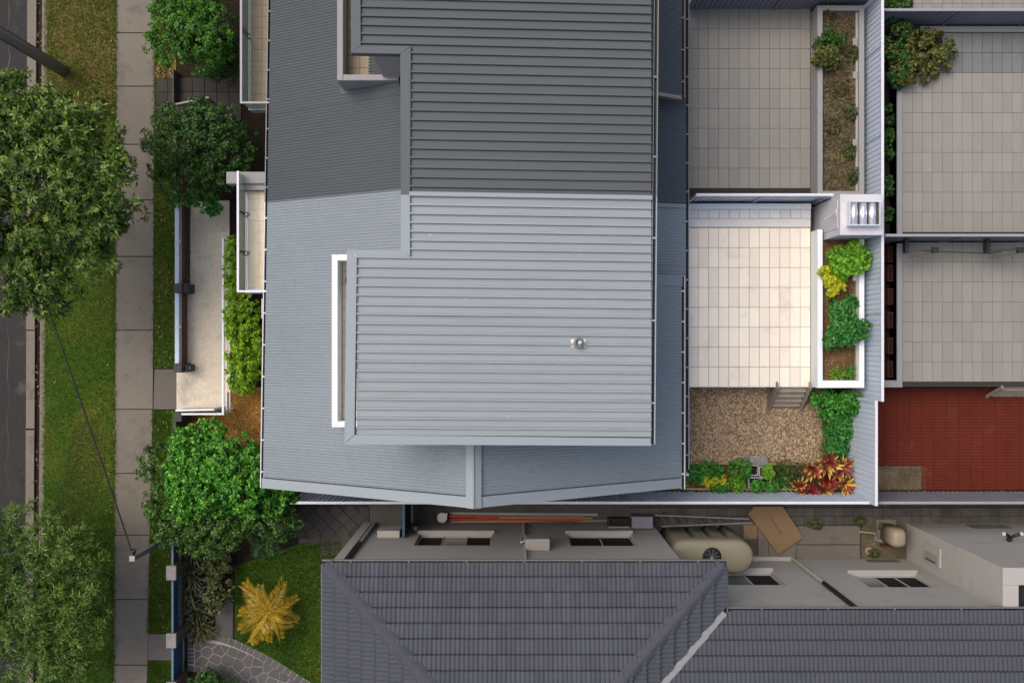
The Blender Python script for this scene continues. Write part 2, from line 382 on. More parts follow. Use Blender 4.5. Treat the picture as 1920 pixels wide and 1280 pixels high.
# leaves
L = {}
L['street'] = leaf_mat('street_tree_leaf', C(26, 42, 10), C(64, 92, 24), C(118, 138, 50), 1.6, trans=0.25, tip=C(150, 158, 80), k=1.4)
L['feather'] = leaf_mat('feathery_leaf', C(26, 44, 10), C(62, 94, 22), C(108, 126, 48), 1.4, trans=0.25, k=1.5)
L['bushA'] = leaf_mat('glossy_bush_leaf', C(20, 44, 8), C(44, 92, 16), C(86, 132, 34), 3, trans=0.25)
L['bushB'] = leaf_mat('dark_bush_leaf', C(18, 36, 8), C(38, 72, 16), C(64, 98, 30), 2.5, trans=0.25)
L['bright'] = leaf_mat('bright_tree_leaf', C(22, 58, 10), C(52, 122, 22), C(128, 190, 62), 3.4, trans=0.3, k=1.25)
L['bright_d'] = leaf_mat('dimmed_green_leaf', C(20, 42, 8), C(46, 80, 20), C(86, 114, 44), 3, trans=0.25)  # dimmed copy of the bright leaf, the shading put into the colour
L['hedge'] = leaf_mat('yellow_green_hedge_leaf', C(48, 82, 8), C(104, 148, 18), C(164, 198, 44), 4, trans=0.35, k=1.4)
L['lime'] = leaf_mat('lime_leaf', C(46, 92, 10), C(92, 152, 26), C(154, 200, 66), 5, trans=0.35, k=1.4)
L['gold'] = leaf_mat('golden_leaf', C(110, 120, 10), C(168, 172, 24), C(214, 200, 52), 5, trans=0.35)
L['emerald'] = leaf_mat('emerald_leaf', C(20, 62, 14), C(42, 108, 32), C(94, 162, 78), 5, trans=0.3, k=1.4)
L['green'] = leaf_mat('green_leaf', C(16, 56, 10), C(44, 112, 26), C(96, 160, 62), 5, trans=0.3)
L['dull'] = leaf_mat('dull_green_leaf', C(26, 36, 14), C(56, 70, 30), C(92, 100, 54), 5, trans=0.25)
L['olive'] = leaf_mat('olive_leaf', C(36, 42, 12), C(72, 78, 26), C(104, 106, 46), 4, trans=0.25)
L['lily'] = leaf_mat('dark_strappy_leaf', C(12, 14, 8), C(34, 36, 20), C(96, 94, 66), 7, trans=0.15)
L['palm'] = leaf_mat('golden_palm_frond', C(104, 84, 10), C(146, 118, 22), C(176, 148, 44), 3, trans=0.3)
L['palm_g'] = leaf_mat('green_palm_frond', C(14, 40, 10), C(32, 70, 18), C(66, 104, 38), 4, trans=0.25)
L['brom'] = leaf_mat('bromeliad_leaf', C(226, 208, 120), C(216, 176, 84), C(238, 216, 130), 5, trans=0.2)
L['brom_r'] = leaf_mat('red_bromeliad_leaf', C(90, 14, 20), C(150, 26, 30), C(196, 44, 52), 5, trans=0.2)
L['grass'] = leaf_mat('grass_blade', C(32, 58, 8), C(60, 92, 18), C(104, 108, 44), 0.5, trans=0.25, spec=0.2, k=1.4)
L['lawng'] = leaf_mat('lawn_blade', C(22, 46, 8), C(44, 74, 14), C(88, 96, 34), 0.8, trans=0.25, spec=0.2)
L['straw'] = leaf_mat('straw_blade', C(84, 62, 28), C(142, 106, 52), C(196, 156, 92), 2, trans=0.2, spec=0.2)
L['straw_d'] = leaf_mat('dull_straw_blade', C(44, 40, 22), C(84, 74, 44), C(122, 108, 74), 2, trans=0.2, spec=0.2, k=1.2)
L['litter'] = leaf_mat('dead_leaf', C(70, 48, 24), C(122, 90, 48), C(160, 134, 88), 2, trans=0.1, spec=0.2, k=1.1)

def brom_mat(name, base, tipc):
    m, t, p = newmat(name)
    tc = t.nodes.new('ShaderNodeTexCoord'); sx = t.nodes.new('ShaderNodeSeparateXYZ'); t.links.new(tc.outputs['Object'], sx.inputs[0])
    oi = t.nodes.new('ShaderNodeObjectInfo')
    f = _math(t, 'ADD', _math(t, 'MULTIPLY', sx.outputs['X'], 2.6), _math(t, 'MULTIPLY_ADD', oi.outputs['Random'], 0.7, -0.35))
    f = _math(t, 'ADD', f, _math(t, 'MULTIPLY_ADD', _noise(t, 14, 2), 0.5, -0.25))
    t.links.new(_ramp(t, f, [(0.15, base), (0.42, tuple((a + b) / 2 for a, b in zip(base, tipc))), (0.62, tipc)]), p.inputs['Base Color'])
    p.inputs['Roughness'].default_value = 0.5
    return m
L['brom'] = brom_mat('yellow_red_bromeliad_leaf', C(96, 20, 22), C(206, 176, 78))
L['brom_r'] = brom_mat('red_bromeliad_leaf_gradient', C(112, 16, 26), C(150, 44, 44))
# ================================================================== SETTING: ground, road, paths
def ppoly(name, m, pts, z0, z1, parent=None, bevel=0.0):
    return MB().prism([W(px, py, z1) for px, py in pts], z0, z1).build(name, m, parent, bevel=bevel)
def prect(name, m, px0, py0, px1, py1, z0, z1, parent=None):
    return ppoly(name, m, [(px0, py0), (px1, py0), (px1, py1), (px0, py1)], z0, z1, parent)

g = MB().poly([(-400, -400, -0.25), (400, -400, -0.25), (400, 400, -0.25), (-400, 400, -0.25)]).build('ground', M['soil']); struct(g)
T0, T1 = -500, 1780
def lx(x0, x1, py):      # a line that leans slightly across the picture
    return x0 + (x1 - x0) * py / 1280.0
struct(ppoly('road', M['asphalt'], [(-1200, T0), (lx(52, 48, T0), T0), (lx(52, 48, T1), T1), (-1200, T1)], -0.25, -0.13))
kerb_root = MB().prism([W(lx(79, 71, T0), T0), W(lx(88, 80, T0), T0), W(lx(88, 80, T1), T1), W(lx(79, 71, T1), T1)], -0.25, 0.0).build('kerb', M['kerb']); struct(kerb_root)
gut = MB()
for a, b in ((-500, 190), (192, 445), (447, 618), (620, 803), (806, 1060), (1063, 1780)):
    q = [W(lx(50, 46, a) + 1, a, -.11), W(lx(68, 62, a), a, -.11), W(lx(68, 62, b), b, -.11), W(lx(50, 46, b) + 1, b, -.11)]
    s_ = MB().prism(q, -0.25, -0.105 + R.uniform(-.01, .01)).build('gutter_slab', M['kerb'], kerb_root)
struct(MB().prism([W(lx(68, 62, T0), T0), W(lx(79, 71, T0), T0), W(lx(79, 71, T1), T1), W(lx(68, 62, T1), T1)], -0.25, -0.15).build('gutter_channel', M['bark']))
road_ = bpy.data.objects['road']
b = MB(); N_ = 120; cx_ = [lx(16, 14, -100 + i * 13) + 2.2 * math.sin(i * .9) + R.uniform(-1.6, 1.6) for i in range(N_)]
for i in range(N_):
    w__ = R.uniform(.25, .9); p = W(cx_[i], -100 + i * 13, -.126); b.v += [(p.x - w__ * .016, p.y, -.126), (p.x + w__ * .016, p.y, -.126)]
for i in range(N_ - 1): b.f.append((2 * i, 2 * i + 2, 2 * i + 3, 2 * i + 1))
b.build('crack', M['black'], road_)
struct(ppoly('verge', M['verge'], [(lx(88, 80, T0), T0), (218, T0), (213, T1), (lx(88, 80, T1), T1)], -0.25, 0.0))
# footpath of concrete slabs
fp = MB().prism([W(217, T0, -.03), W(291, T0, -.03), W(288, 700, -.03), W(276, T1, -.03), W(213, T1, -.03)], -0.25, -0.03).build('footpath', M['grout_d']); struct(fp)
def fpr(py):
    return 290 if py < 0 else (290 - 2 * py / 700 if py < 700 else 288 - 12 * (py - 700) / 580)
js = [-270, -160, -48, 62, 162, 271, 375, 481, 619, 767, 887, 1003, 1123, 1246, 1370, 1490]
for a, b in zip(js[:-1], js[1:]):
    g_ = 0.9
    q = [W(lx(218, 213, a) + 1, a + g_), W(fpr(a) - .5, a + g_), W(fpr(b) - .5, b - g_), W(lx(218, 213, b) + 1, b - g_)]
    MB().prism(q, -0.2, 0.004 + R.uniform(-.004, .006)).build('slab', M['path'], fp)
struct(ppoly('nature_strip', M['verge'], [(291, T0), (330, T0), (330, 690), (289, 690)], -0.25, 0.0))
struct(ppoly('front_path', M['path_b'], [(289.5, 692), (331, 692), (331, 767), (287.5, 767)], -0.25, 0.005))
struct(ppoly('nature_strip', M['lawn'], [(287.5, 769), (345, 769), (345, 1186), (278, 1186)], -0.25, 0.0))
struct(ppoly('gate_path', M['path_b'], [(278, 1188), (345, 1188), (345, 1237), (277, 1237)], -0.25, 0.004))
struct(ppoly('nature_strip', M['lawn'], [(277, 1239), (345, 1239), (345, T1), (275, T1)], -0.25, 0.0))

# front courtyards
struct(ppoly('courtyard', M['conc'], [(345, 376), (430, 376), (430, 768), (331, 768), (331, 692), (345, 692)], -0.25, 0.01))
struct(ppoly('courtyard_edge', M['kerb'], [(424, 735), (430, 735), (430, 768), (424, 768)], -0.25, 0.05))
struct(ppoly('garden_bed', M['bark'], [(430.5, 376), (520, 376), (520, 725), (430.5, 725)], -0.25, 0.0))
struct(ppoly('dry_lawn', M['dry'], [(345.5, 769), (430.5, 769), (430.5, 726), (520, 726), (520, 940), (345.5, 940)], -0.25, 0.0))
struct(ppoly('garden_bed', M['bark'], [(331, -400), (520, -400), (520, 374), (331, 374)], -0.25, -0.01))
pv = MB().prism([W(291, 146), W(450, 146), W(450, 224), W(291, 224)], -0.24, 0.0).build('paved_entry', M['grout_d']); struct(pv)
for i in range(7):
    for j in range(3):
        x0, y0 = 292 + i * 23, 147 + j * 26
        if x0 > 440: continue
        q = [W(x0 + .6, y0 + .6), W(x0 + 22.4, y0 + .6), W(x0 + 22.4, y0 + 25.4), W(x0 + .6, y0 + 25.4)]
        MB().prism(q, 0.0, 0.018 + R.uniform(0, .008)).build('paver', M['paver'], pv)

# ground of the side yards
struct(ppoly('garden_bed', M['bark'], [(345.5, 941), (560, 941), (560, 1020), (440, 1062), (440, 1200), (345.5, 1200)], -0.25, 0.0))
struct(ppoly('front_lawn', M['lawn'], [(440.5, 1062), (560, 1020), (612, 1012), (690, 1012), (690, T1), (440.5, T1)], -0.25, -0.004))
struct(ppoly('side_passage', M['block'], [(560.5, 941), (1990, 941), (1990, 1100), (690.5, 1100), (690.5, 1011), (612, 1011), (560.5, 1019)], -0.25, -0.02))

# ================================================================== TOWNHOUSES
ZR, ZE = 6.5, 3.5
XR = X(888, ZR)
SL = None
def xe_left(y): return -6.48 + y * 0.0157
def zl(x, y): return ZE + (x - xe_left(y)) / (XR - xe_left(y)) * (ZR - ZE)
XE_R = X(1278, ZE)
def zr(x): return ZR - (x - XR) / (XE_R - XR) * (ZR - ZE)
def zhi(x): return 7.75 - (x + 3.4) * (0.25 / 6.45)
TILT = math.tan(math.radians(0.6))

def corrugated(name, m, parent, y0, y1, p_lo, p_hi, seg=6):
    """one corrugated sheet: p_lo(y), p_hi(y) give (x, z) of its low and high ends"""
    n = max(2, int(round((y1 - y0) / 0.0762)) * seg)
    v, f = [], []
    for i in range(n + 1):
        y = y0 + (y1 - y0) * i / n
        h = 0.012 * math.cos(2 * math.pi * (y / 0.0762))
        (xa, za), (xb, zb) = p_lo(y), p_hi(y)
        v += [(xa, y, za + h), (xb, y, zb + h)]
    for i in range(n):
        f.append((2 * i, 2 * i + 1, 2 * i + 3, 2 * i + 2))
    b = MB(); b.v = v; b.f = f
    return b.build(name, m, parent, smooth=True)
def sheets(parent, m, y0, y1, p_lo, p_hi):
    n = max(1, int(round((y1 - y0) / 0.762)))
    for i in range(n):
        a, b = y0 + (y1 - y0) * i / n, y0 + (y1 - y0) * (i + 1) / n
        dz = 0.0035 * (i % 2)
        corrugated('corrugated_sheet', m, parent, a - 0.03, b + 0.012, lambda y: (p_lo(y)[0], p_lo(y)[1] + dz), lambda y: (p_hi(y)[0], p_hi(y)[1] + dz))
def gutter(parent, p, q, out, w=0.11, h=0.1, m='gutter', step=0.75, name='gutter', brackets=True):
    """open trough from p to q (3D, top outer level); out = outward unit (x,y)"""
    p, q = Vector(p), Vector(q); o = Vector((out[0], out[1], 0))
    b = MB(); t = 0.012
    up = Vector((0, 0, 1))
    def bar(off0, off1, z0, z1):
        ps = [p + o * off0 + up * z0, p + o * off1 + up * z0, q + o * off1 + up * z0, q + o * off0 + up * z0]
        pt = [v + up * (z1 - z0) for v in ps]
        b.hexa(ps, pt)
    bar(w - 0.024, w, -h, 0.0); bar(0, t, -h, -0.02)
    go = b.build(name, M[m], parent)
    bb = MB(); ps = [p + o * t + up * (-h), p + o * (w - .02) + up * (-h), q + o * (w - .02) + up * (-h), q + o * t + up * (-h)]
    bb.hexa(ps, [v + up * 0.02 for v in ps]); bb.build('gutter_bed', M['gutter_in'], go)
    if brackets:
        n = max(1, int((q - p).length / step)); d = (q - p).normalized()
        me = MB().box(0, w, -0.02, 0.02, -0.008, 0.006).mesh('bracket', M[m])
        for i in range(n):
            c = p + (q - p) * ((i + 0.5) / n)
            put('bracket', me, go, c, (0, 0, math.atan2(o.y, o.x)))
    return go

def rib_sheet(parent, m, y, xa, xb, w):
    """a long standing-rib roof sheet; y is its centre at x=0, leaning slightly with the house"""
    prof = [(-w / 2, 0), (w / 2 - 0.066, 0), (w / 2 - 0.056, 0.062), (w / 2 - 0.018, 0.062), (w / 2 - 0.008, 0.0), (w / 2, 0)]
    v, f = [], []
    for xx in (xa, xb):
        for (dy, dz) in prof:
            v.append((xx, y + dy - xx * TILT, zhi(xx) + dz))
    k = len(prof)
    for i in range(k - 1):
        f.append((i, k + i, k + i + 1, i + 1))
    f.append(tuple(range(k))); f.append(tuple(range(2 * k - 1, k - 1, -1)))
    b = MB(); b.v = v; b.f = f
    return b.build('roof_sheet', m, parent)
def fl(parent, m, pts, t=0.062, name='flashing'):
    """flat capping following the upper roof; pts plan polygon in world x,y"""
    b = MB(); n = len(pts)
    b.v = [(x, y, zhi(x) - 0.16) for x, y in pts] + [(x, y, zhi(x) + t) for x, y in pts]
    b.f = [tuple(range(n))[::-1], tuple(range(n, 2 * n))] + [(i, (i + 1) % n, n + (i + 1) % n, n + i) for i in range(n)]
    return b.build(name, m, parent)
def U(px, py): return ((px - 960) / 85.9, (640 - py) / 85.9)     # plan point on the upper roof

YB_HI = Y(367, 7.62); YB_LO = 3.66
home = thing('townhouse', 'pale grey metal-roofed townhouse with ribbed upper roof and cream rear terrace', 'house')
nbr = thing('townhouse', 'charcoal metal-roofed townhouse joined to the pale grey one', 'house')
YT = 10.6      # how far the neighbour is built past the top of the picture

# walls
YBOT = -3.45
w_ = MB().box(-6.05, 4.05, YBOT, 3.9, -0.2, 2.92).box(-6.0, 2.8, YBOT + .16, 3.9, 2.9205, 3.25).box(-3.1, 2.8, -1.85, 1.8, 3.25, 7.3).box(-2.05, 2.8, 1.8005, 3.2, 3.25, 7.3)
w_.build('wall', M['wall'], home)
gb = MB(); xa, xb = xe_left(0) + .35, XE_R - .35
gb.hexa([(xa, YBOT, 3.2), (xb, YBOT, 3.2), (xb, YBOT + .15, 3.2), (xa, YBOT + .15, 3.2)],
        [(XR - .1, YBOT, 6.3), (XR + .1, YBOT, 6.3), (XR + .1, YBOT + .15, 6.3), (XR - .1, YBOT + .15, 6.3)])
gb.build('gable_wall', M['wall'], home)
MB().box(-6.05, 4.05, 3.9, YT, -0.2, 2.92).box(-6.0, 2.8, 3.9, YT, 2.9205, 3.25).box(-2.05, 2.8, 3.2, 6.35, 3.25, 7.3).box(-3.1, 2.8, 6.3505, YT, 3.25, 7.3).build('wall', M['wall_s'], nbr)

# lower gable roof: left slope
pl = lambda y: (xe_left(y), ZE)
ph = lambda y: (XR, ZR)
YG = Y(912, ZE) + 0.28
sheets(home, M['roof_lo'], YG, YB_LO, pl, ph)
sheets(nbr, M['roof_lo_d'], YB_LO, YT, pl, ph)
# right slope
pr = lambda y: (XE_R, ZE)
sheets(home, M['roof_lo'], YG, Y(535, ZE), pr, ph)
# middle part ends under the upper roof
sheets(home, M['roof_lo'], Y(535, ZE) + .02, YB_LO, lambda y: (3.0, zr(3.0)), ph)
sheets(nbr, M['roof_lo_d'], YB_LO, Y(185, ZE), lambda y: (3.0, zr(3.0)), ph)
sheets(nbr, M['roof_lo_d'], Y(185, ZE), YT, pr, ph)
# lower verandah strip on the terrace side
ZV, XV = 2.9, X(1286, 2.9)
pv_lo, pv_hi = (lambda y: (XV, ZV)), (lambda y: (3.15, ZV + (XV - 3.15) * 0.30))
sheets(home, M['roof_lo'], Y(880, ZV), 3.62, pv_lo, pv_hi)
sheets(nbr, M['roof_lo_d'], 3.64, YT, pv_lo, pv_hi)
MB().hexa([(2.6, Y(535, ZE) + .02, 3.2), (XE_R - .1, Y(535, ZE) + .02, 3.2), (XE_R - .1, Y(535, ZE) + .10, 3.2), (2.6, Y(535, ZE) + .10, 3.2)],
          [(2.6, Y(535, ZE) + .02, zr(2.6)), (XE_R - .1, Y(535, ZE) + .02, zr(XE_R - .1)), (XE_R - .1, Y(535, ZE) + .1, zr(XE_R - .1)), (2.6, Y(535, ZE) + .1, zr(2.6))]).build('roof_end_wall', M['wall'], home)
q = [(2.7, Y(535, ZE) - .02), (XE_R + .02, Y(535, ZE) - .02), (XE_R + .02, Y(517, ZE)), (2.7, Y(517, ZE))]
MB().hexa([(x, y, zr(x) - .02) for x, y in q], [(x, y, zr(x) + .03) for x, y in q]).build('barge_cap', M['roof_lo'], home)
q = [(2.7, Y(185, ZE) - .02), (XE_R, Y(185, ZE) - .02), (XE_R, Y(180, ZE)), (2.7, Y(180, ZE))]
MB().hexa([(x, y, zr(x) - .16) for x, y in q], [(x, y, zr(x) + .02) for x, y in q]).build('barge_board', M['timber'], nbr)
# barge capping along the bottom gable edge, left and right of the ridge
for (xa_, za_, nm) in ((xe_left(Y(912, ZE)) - .02, ZE, 'l'), (XE_R, ZE, 'r')):
    ya, yb = Y(914, ZE), Y(896, ZE)
    q = [(xa_, ya), (XR, ya), (XR, yb), (xa_, yb)]
    zz = [za_, ZR, ZR, za_]
    MB().hexa([(x, y, z - .16) for (x, y), z in zip(q, zz)], [(x, y, z + .028) for (x, y), z in zip(q, zz)]).build('barge_cap', M['flash'], home)
# ridge capping
for par, mm, ya, yb in ((home, 'flash', Y(914, ZE) - .005, YB_LO), (nbr, 'flash_d', YB_LO, YT)):
    b = MB()
    for s_ in (-1, 1):
        b.hexa([(XR, ya, ZR + .0), (XR + s_ * .18, ya, ZR - .06), (XR + s_ * .18, yb, ZR - .06), (XR, yb, ZR + .0)],
               [(XR, ya, ZR + .055), (XR + s_ * .18, ya, ZR - .035), (XR + s_ * .18, yb, ZR - .035), (XR, yb, ZR + .055)])
    rc = b.build('ridge_cap', M[mm], par)
    MB().tube([(XR, ya, ZR + .055), (XR, yb, ZR + .055)], 0.024, 8).build('ridge_roll', M[mm], rc)
# eave gutters
gutter(home, (xe_left(Y(914, ZE)) - .0, Y(914, ZE), ZE - .03), (xe_left(YB_LO), YB_LO, ZE - .03), (-1, 0), 0.085, m='gutter')
gutter(nbr, (xe_left(YB_LO), YB_LO, ZE - .03), (xe_left(YT), YT, ZE - .03), (-1, 0), 0.085, m='gutter_d')
gutter(home, (XE_R, Y(917, ZE), ZE - .03), (XE_R, Y(517, ZE), ZE - .03), (1, 0), 0.10, m='gutter')
gutter(nbr, (XE_R, Y(183, ZE), ZE - .03), (XE_R, YT, ZE - .03), (1, 0), 0.10, m='gutter_d')
gutter(home, (XV, Y(880, ZV), ZV - .03), (XV, 3.62, ZV - .03), (1, 0), 0.10, m='gutter_g')
gutter(nbr, (XV, 3.64, ZV - .03), (XV, YT, ZV - .03), (1, 0), 0.10, m='gutter_d')
for i, yv in enumerate((Y(872, ZV), 1.0, 3.5)):
    MB().box(XV - .12, XV - .03, yv - .045, yv + .045, 0.0 if i == 0 else 0.9, ZV - .05).build('verandah_post', M['white'], home)
for yv in (4.6, 7.4):
    MB().box(XV - .12, XV - .03, yv - .045, yv + .045, 0.9, ZV - .05).build('verandah_post', M['white_d'], nbr)
MB().box(XV + .02, XV + .09, Y(872, ZV) - .3, Y(872, ZV) - .23, 0.0, ZV - .1).build('downpipe', M['gutter'], home)

# upper ribbed roof
def upper(parent, msheet, mflash, ylo, yhi, steps, w=0.2):
    n = int(round((yhi - ylo) / w)); w = (yhi - ylo) / n
    for i in range(n):
        yc = ylo + (i + .5) * w
        xa = steps(yc)
        rib_sheet(parent, msheet, yc, xa, X(1221, 7.5), w)
xL0, xL1 = U(671, 0)[0], U(769, 0)[0]
y_step = U(0, 481)[1]; y_bot = U(0, 817)[1]
upper(home, M['roof_hi'], M['flash'], y_bot, y_step - .02, lambda y: xL0)
upper(home, M['roof_hi'], M['flash'], y_step - .02, YB_HI, lambda y: xL1)
yn_step = U(0, 99)[1]
upper(nbr, M['roof_hi_d'], M['flash_d'], YB_HI, yn_step - .02, lambda y: xL1)
upper(nbr, M['roof_hi_d'], M['flash_d'], yn_step - .02, YT - .4, lambda y: U(680, 0)[0])
# capping strips
fl(home, M['flash'], [U(753, 367), U(770, 367), U(770, 482), U(753, 471)])
fl(home, M['flash'], [U(654, 470), U(752.8, 470.5), U(769.8, 483), U(672, 481.5)])
fl(home, M['flash'], [U(653.5, 471), U(671.6, 482), U(667, 813), U(648.5, 830)])
fl(home, M['flash'], [U(648.5, 831), U(667.5, 813.5), U(1220, 822), U(1222, 836)])
fl(nbr, M['flash_d'], [U(753, 366.6), U(752, 105.6), U(771.5, 91), U(770, 366.6)])
fl(nbr, M['flash_d'], [U(660.5, 104.5), U(679, 90.8), U(771, 90.6), U(751.6, 105)])
fl(nbr, M['flash_d'], [U(661, 104), U(659, -300), U(678, -300), U(678.6, 90.4)])
# party-wall capping between the two houses
q = [(xL1, YB_HI - .045 - xL1 * TILT), (X(1222, 7.5), YB_HI - .045 - 3 * TILT), (X(1222, 7.5), YB_HI + .045 - 3 * TILT), (xL1, YB_HI + .045 - xL1 * TILT)]
fl(home, M['flash'], q, 0.085, 'party_wall_cap')
q = [(3.2, 3.58), (XV, 3.58), (XV, 3.68), (3.2, 3.68)]
MB().hexa([(x, y, ZV + (XV - x) * .3 - .02) for x, y in q], [(x, y, ZV + (XV - x) * .3 + .045) for x, y in q]).build('party_wall_cap', M['roof_lo'], home)
MB().box(xL1 + .05, 2.9, -1.95, 3.2, 7.3, 7.4).build('soffit', M['wall'], home)
zg = zhi(X(1222, 7.5)) - .02
gutter(home, (X(1222, 7.5) - .02, U(0, 834)[1], zg), (X(1224, 7.5) + .0, YB_HI, zg), (1, 0), 0.10, m='gutter_g', step=1.6)
gutter(nbr, (X(1224, 7.5) + .0, YB_HI, zg), (X(1229, 7.5), YT - .4, zg), (1, 0), 0.10, m='gutter_d', step=1.6)

# roof vent
vx, vy = W(1086, 643, 7.7)[:2]
vt = MB().lathe((vx, vy, zhi(vx)), [(0.13, 0.0), (0.125, 0.03), (0.105, 0.04), (0.10, 0.16), (0.085, 0.16), (0.08, 0.06)], 24).build('roof_vent', M['galv'], home, smooth=False)
MB().lathe((vx + .02, vy + .01, zhi(vx) + .1), [(0.05, 0), (0.05, 0.09), (0.03, 0.12), (0.0, 0.125)], 16).build('vent_cap', M['plastic'], vt, smooth=True)
MB().box(vx - .17, vx + .15, vy - .085, vy + .085, zhi(vx) - .01, zhi(vx) + .012).build('vent_flange', M['tile_b'], vt)

# roof-top balcony parapets
def parapet(parent, m, mfloor, mflash, x0, x1, y0, y1, zt, zf, t, ends):
    r = MB()
    zb = 4.2
    r.cbox(x0, x0 + t, y0, y1, zb, zt, 0.012)
    if 'b' in ends: r.cbox(x0 + t + .0005, x1, y0, y0 + t, zb, zt, 0.012)
    if 't' in ends: r.cbox(x0 + t + .0005, x1, y1 - t, y1, zb, zt, 0.012)
    p = r.build('parapet', m, parent)
    fb = MB().box(x0 + t, x1 + .9, y0 + t, y1 - (t if 't' in ends else 0), zf - .2, zf - .012).build('balcony_floor', M['grout_d'], parent)
    n = int((y1 - y0) / .302)
    me = MB().cbox(-.147, .147, -.147, .147, -.012, 0.0, .003).mesh('tile', mfloor)
    for i in range(n):
        for j in range(5 if x1 - x0 > 1 else 3):
            xx, yy = x0 + t + .16 + j * .302, y0 + t + .16 + i * .302
            if yy > y1 - t: continue
            put('tile', me, fb, (xx, yy, zf))
    # skirt flashing on the corrugated roof round the parapet
    s = MB(); k = 0.10
    def zz(x, y): return zl(x, y) + .022
    for (ax, bx, ay, by) in ((x0 - k, x0 - .001, y0 - k, y1 + k if 't' in ends else y1), (x0, x1, y0 - k, y0 - .001), (x0, x1, y1 + .001, y1 + k)):
        if ay > y1 - .01 and 't' not in ends: continue
        if by < y0 + .01 and 'b' not in ends: continue
        q = [(ax, ay), (bx, ay), (bx, by), (ax, by)]
        s.hexa([(x, y, zz(x, y) - .03) for x, y in q], [(x, y, zz(x, y)) for x, y in q])
    s.build('skirt_flashing', mflash, parent)
parapet(home, M['white'], M['tile_bd'] if False else M['tile_b'], M['roof_lo'], X(622, 5.6), -3.0, Y(801, 5.6), Y(477, 5.6), 5.6, 5.06, 0.145, 'bt')
parapet(nbr, M['white_d'], M['tile_bd'], M['roof_lo_d'], X(632, 5.6), -2.72, Y(151, 5.6), YT, 5.6, 5.06, 0.145, 'b')
# pot / barbecue half hidden on the balcony
pp = W(659, 525, 5.5)
bq = thing('kettle_barbecue', 'round black barbecue half hidden under the roof edge on narrow white balcony', 'barbecue')
MB().lathe((pp.x, pp.y, 5.12), [(0.05, 0), (0.12, 0.1), (0.16, 0.22), (0.165, 0.26)], 20).build('bowl', M['black'], bq, smooth=True)
MB().lathe((pp.x, pp.y, 5.385), [(0.168, 0.0), (0.15, 0.07), (0.09, 0.12), (0.0, 0.14)], 20).build('lid', M['black'], bq, smooth=True)
MB().tube([(pp.x - .1, pp.y, 5.06), (pp.x, pp.y, 5.14), (pp.x + .1, pp.y + .1, 5.06)], .015).build('leg', M['darkmetal'], bq)
# neighbour's balcony air conditioner
ac = thing('air_conditioner', 'small pale air conditioner in the corner of the roof balcony', 'air conditioner')
a0, a1 = W(722, 134, 5.6), W(742, 110, 5.6)
MB().cbox(a0.x, a1.x, a0.y, a1.y, 5.06, 5.6, .02).build('case', M['white_d'], ac)
MB().lathe((a1.x - .03, a0.y + .1, 5.601), [(.08, 0), (.09, .008), (.09, .012)], 18).build('fan_grille', M['black'], ac)
MB().tube([(a1.x - .02, a0.y - .02, 5.06), (a1.x + .02, a0.y - .02, 5.5), (a1.x + .05, a0.y + .05, 5.7)], .02).build('pipe', M['plastic_d'], ac)

# front balconies with glass balustrades
def balcony(parent, pxl, py0, py1, zf, zt, mt, mrail, mwall, end):
    xo = X(pxl, zt)                      # line of the balustrade
    y0, y1 = Y(py1, zf), Y(py0, zf)
    fb = MB().box(xo - .02, -5.9, y0, y1, zf - .35, zf - .012).build('balcony', mwall, parent)
    me = MB().cbox(-.148, .148, -.148, .148, -.012, 0.0, .003).mesh('tile', mt)
    nx, ny = 4, int((y1 - y0) / .302)
    for i in range(ny):
        for j in range(nx):
            put('tile', me, fb, (xo + .20 + j * .302, y1 - .16 - i * .302, zf))
    yr0 = y0 + .03
    rail = MB().box(xo - .03, xo + .025, yr0, y1, zt - .04, zt)
    if end == 'b': rail.box(xo - .03, -6.25, yr0 - .05, yr0 - .0005, zt - .04, zt)
    rail.build('top_rail', mrail, fb)
    n = 3
    for i in range(n):
        a, b = yr0 + (y1 - yr0) * i / n, yr0 + (y1 - yr0) * (i + 1) / n
        MB().box(xo - .006, xo + .006, a + .02, b - .02, zf + .06, zt - .04).build('glass_panel', M['glass'], fb)
        for k in (-.05, .05):
            if i: MB().box(xo - .02, xo + .02, a + k - .012, a + k + .012, zf - .02, zt - .04).build('post', M['galv'], fb)
        if i: MB().lathe((xo + .05, a, zf), [(.06, 0), (.06, .012), (.02, .02)], 14).build('post_foot', M['galv'], fb)
    MB().box(xo + .008, xo + .03, yr0, y1, zf + .03, zf + .055).build('bottom_rail', mrail, fb)
    if end == 'b':
        MB().box(xo + .03, -6.25, yr0 - .03, yr0 - .018, zf + .06, zt - .04).build('glass_panel', M['glass'], fb)
    return fb
balcony(home, 446, 330, 549, 2.75, 3.5, M['tile_b'], M['rail'], M['white'], 'b')
balcony(nbr, 452, -200, 206, 2.75, 3.5, M['tile_bd'], M['rail_d'], M['white_d'], 'b')
MB().box(X(490, 1.2), -6.0, Y(597, 1.2), Y(560, 1.2), 0.0, 1.2).build('meter_cupboard', M['offwhite'], home)
# entry canopy of the neighbour
a0, a1 = W(424, 362, 3.1), W(500, 322, 3.1)
cn = MB().cbox(a0.x, -6.0, a0.y + .25, a1.y, 2.75, 3.1, .02).build('entry_canopy', M['white_d'], nbr)
MB().box(a0.x + .25, -6.02, a0.y + .1, a0.y + .249, 2.6, 3.0).build('canopy_fascia', M['white_d'], cn)

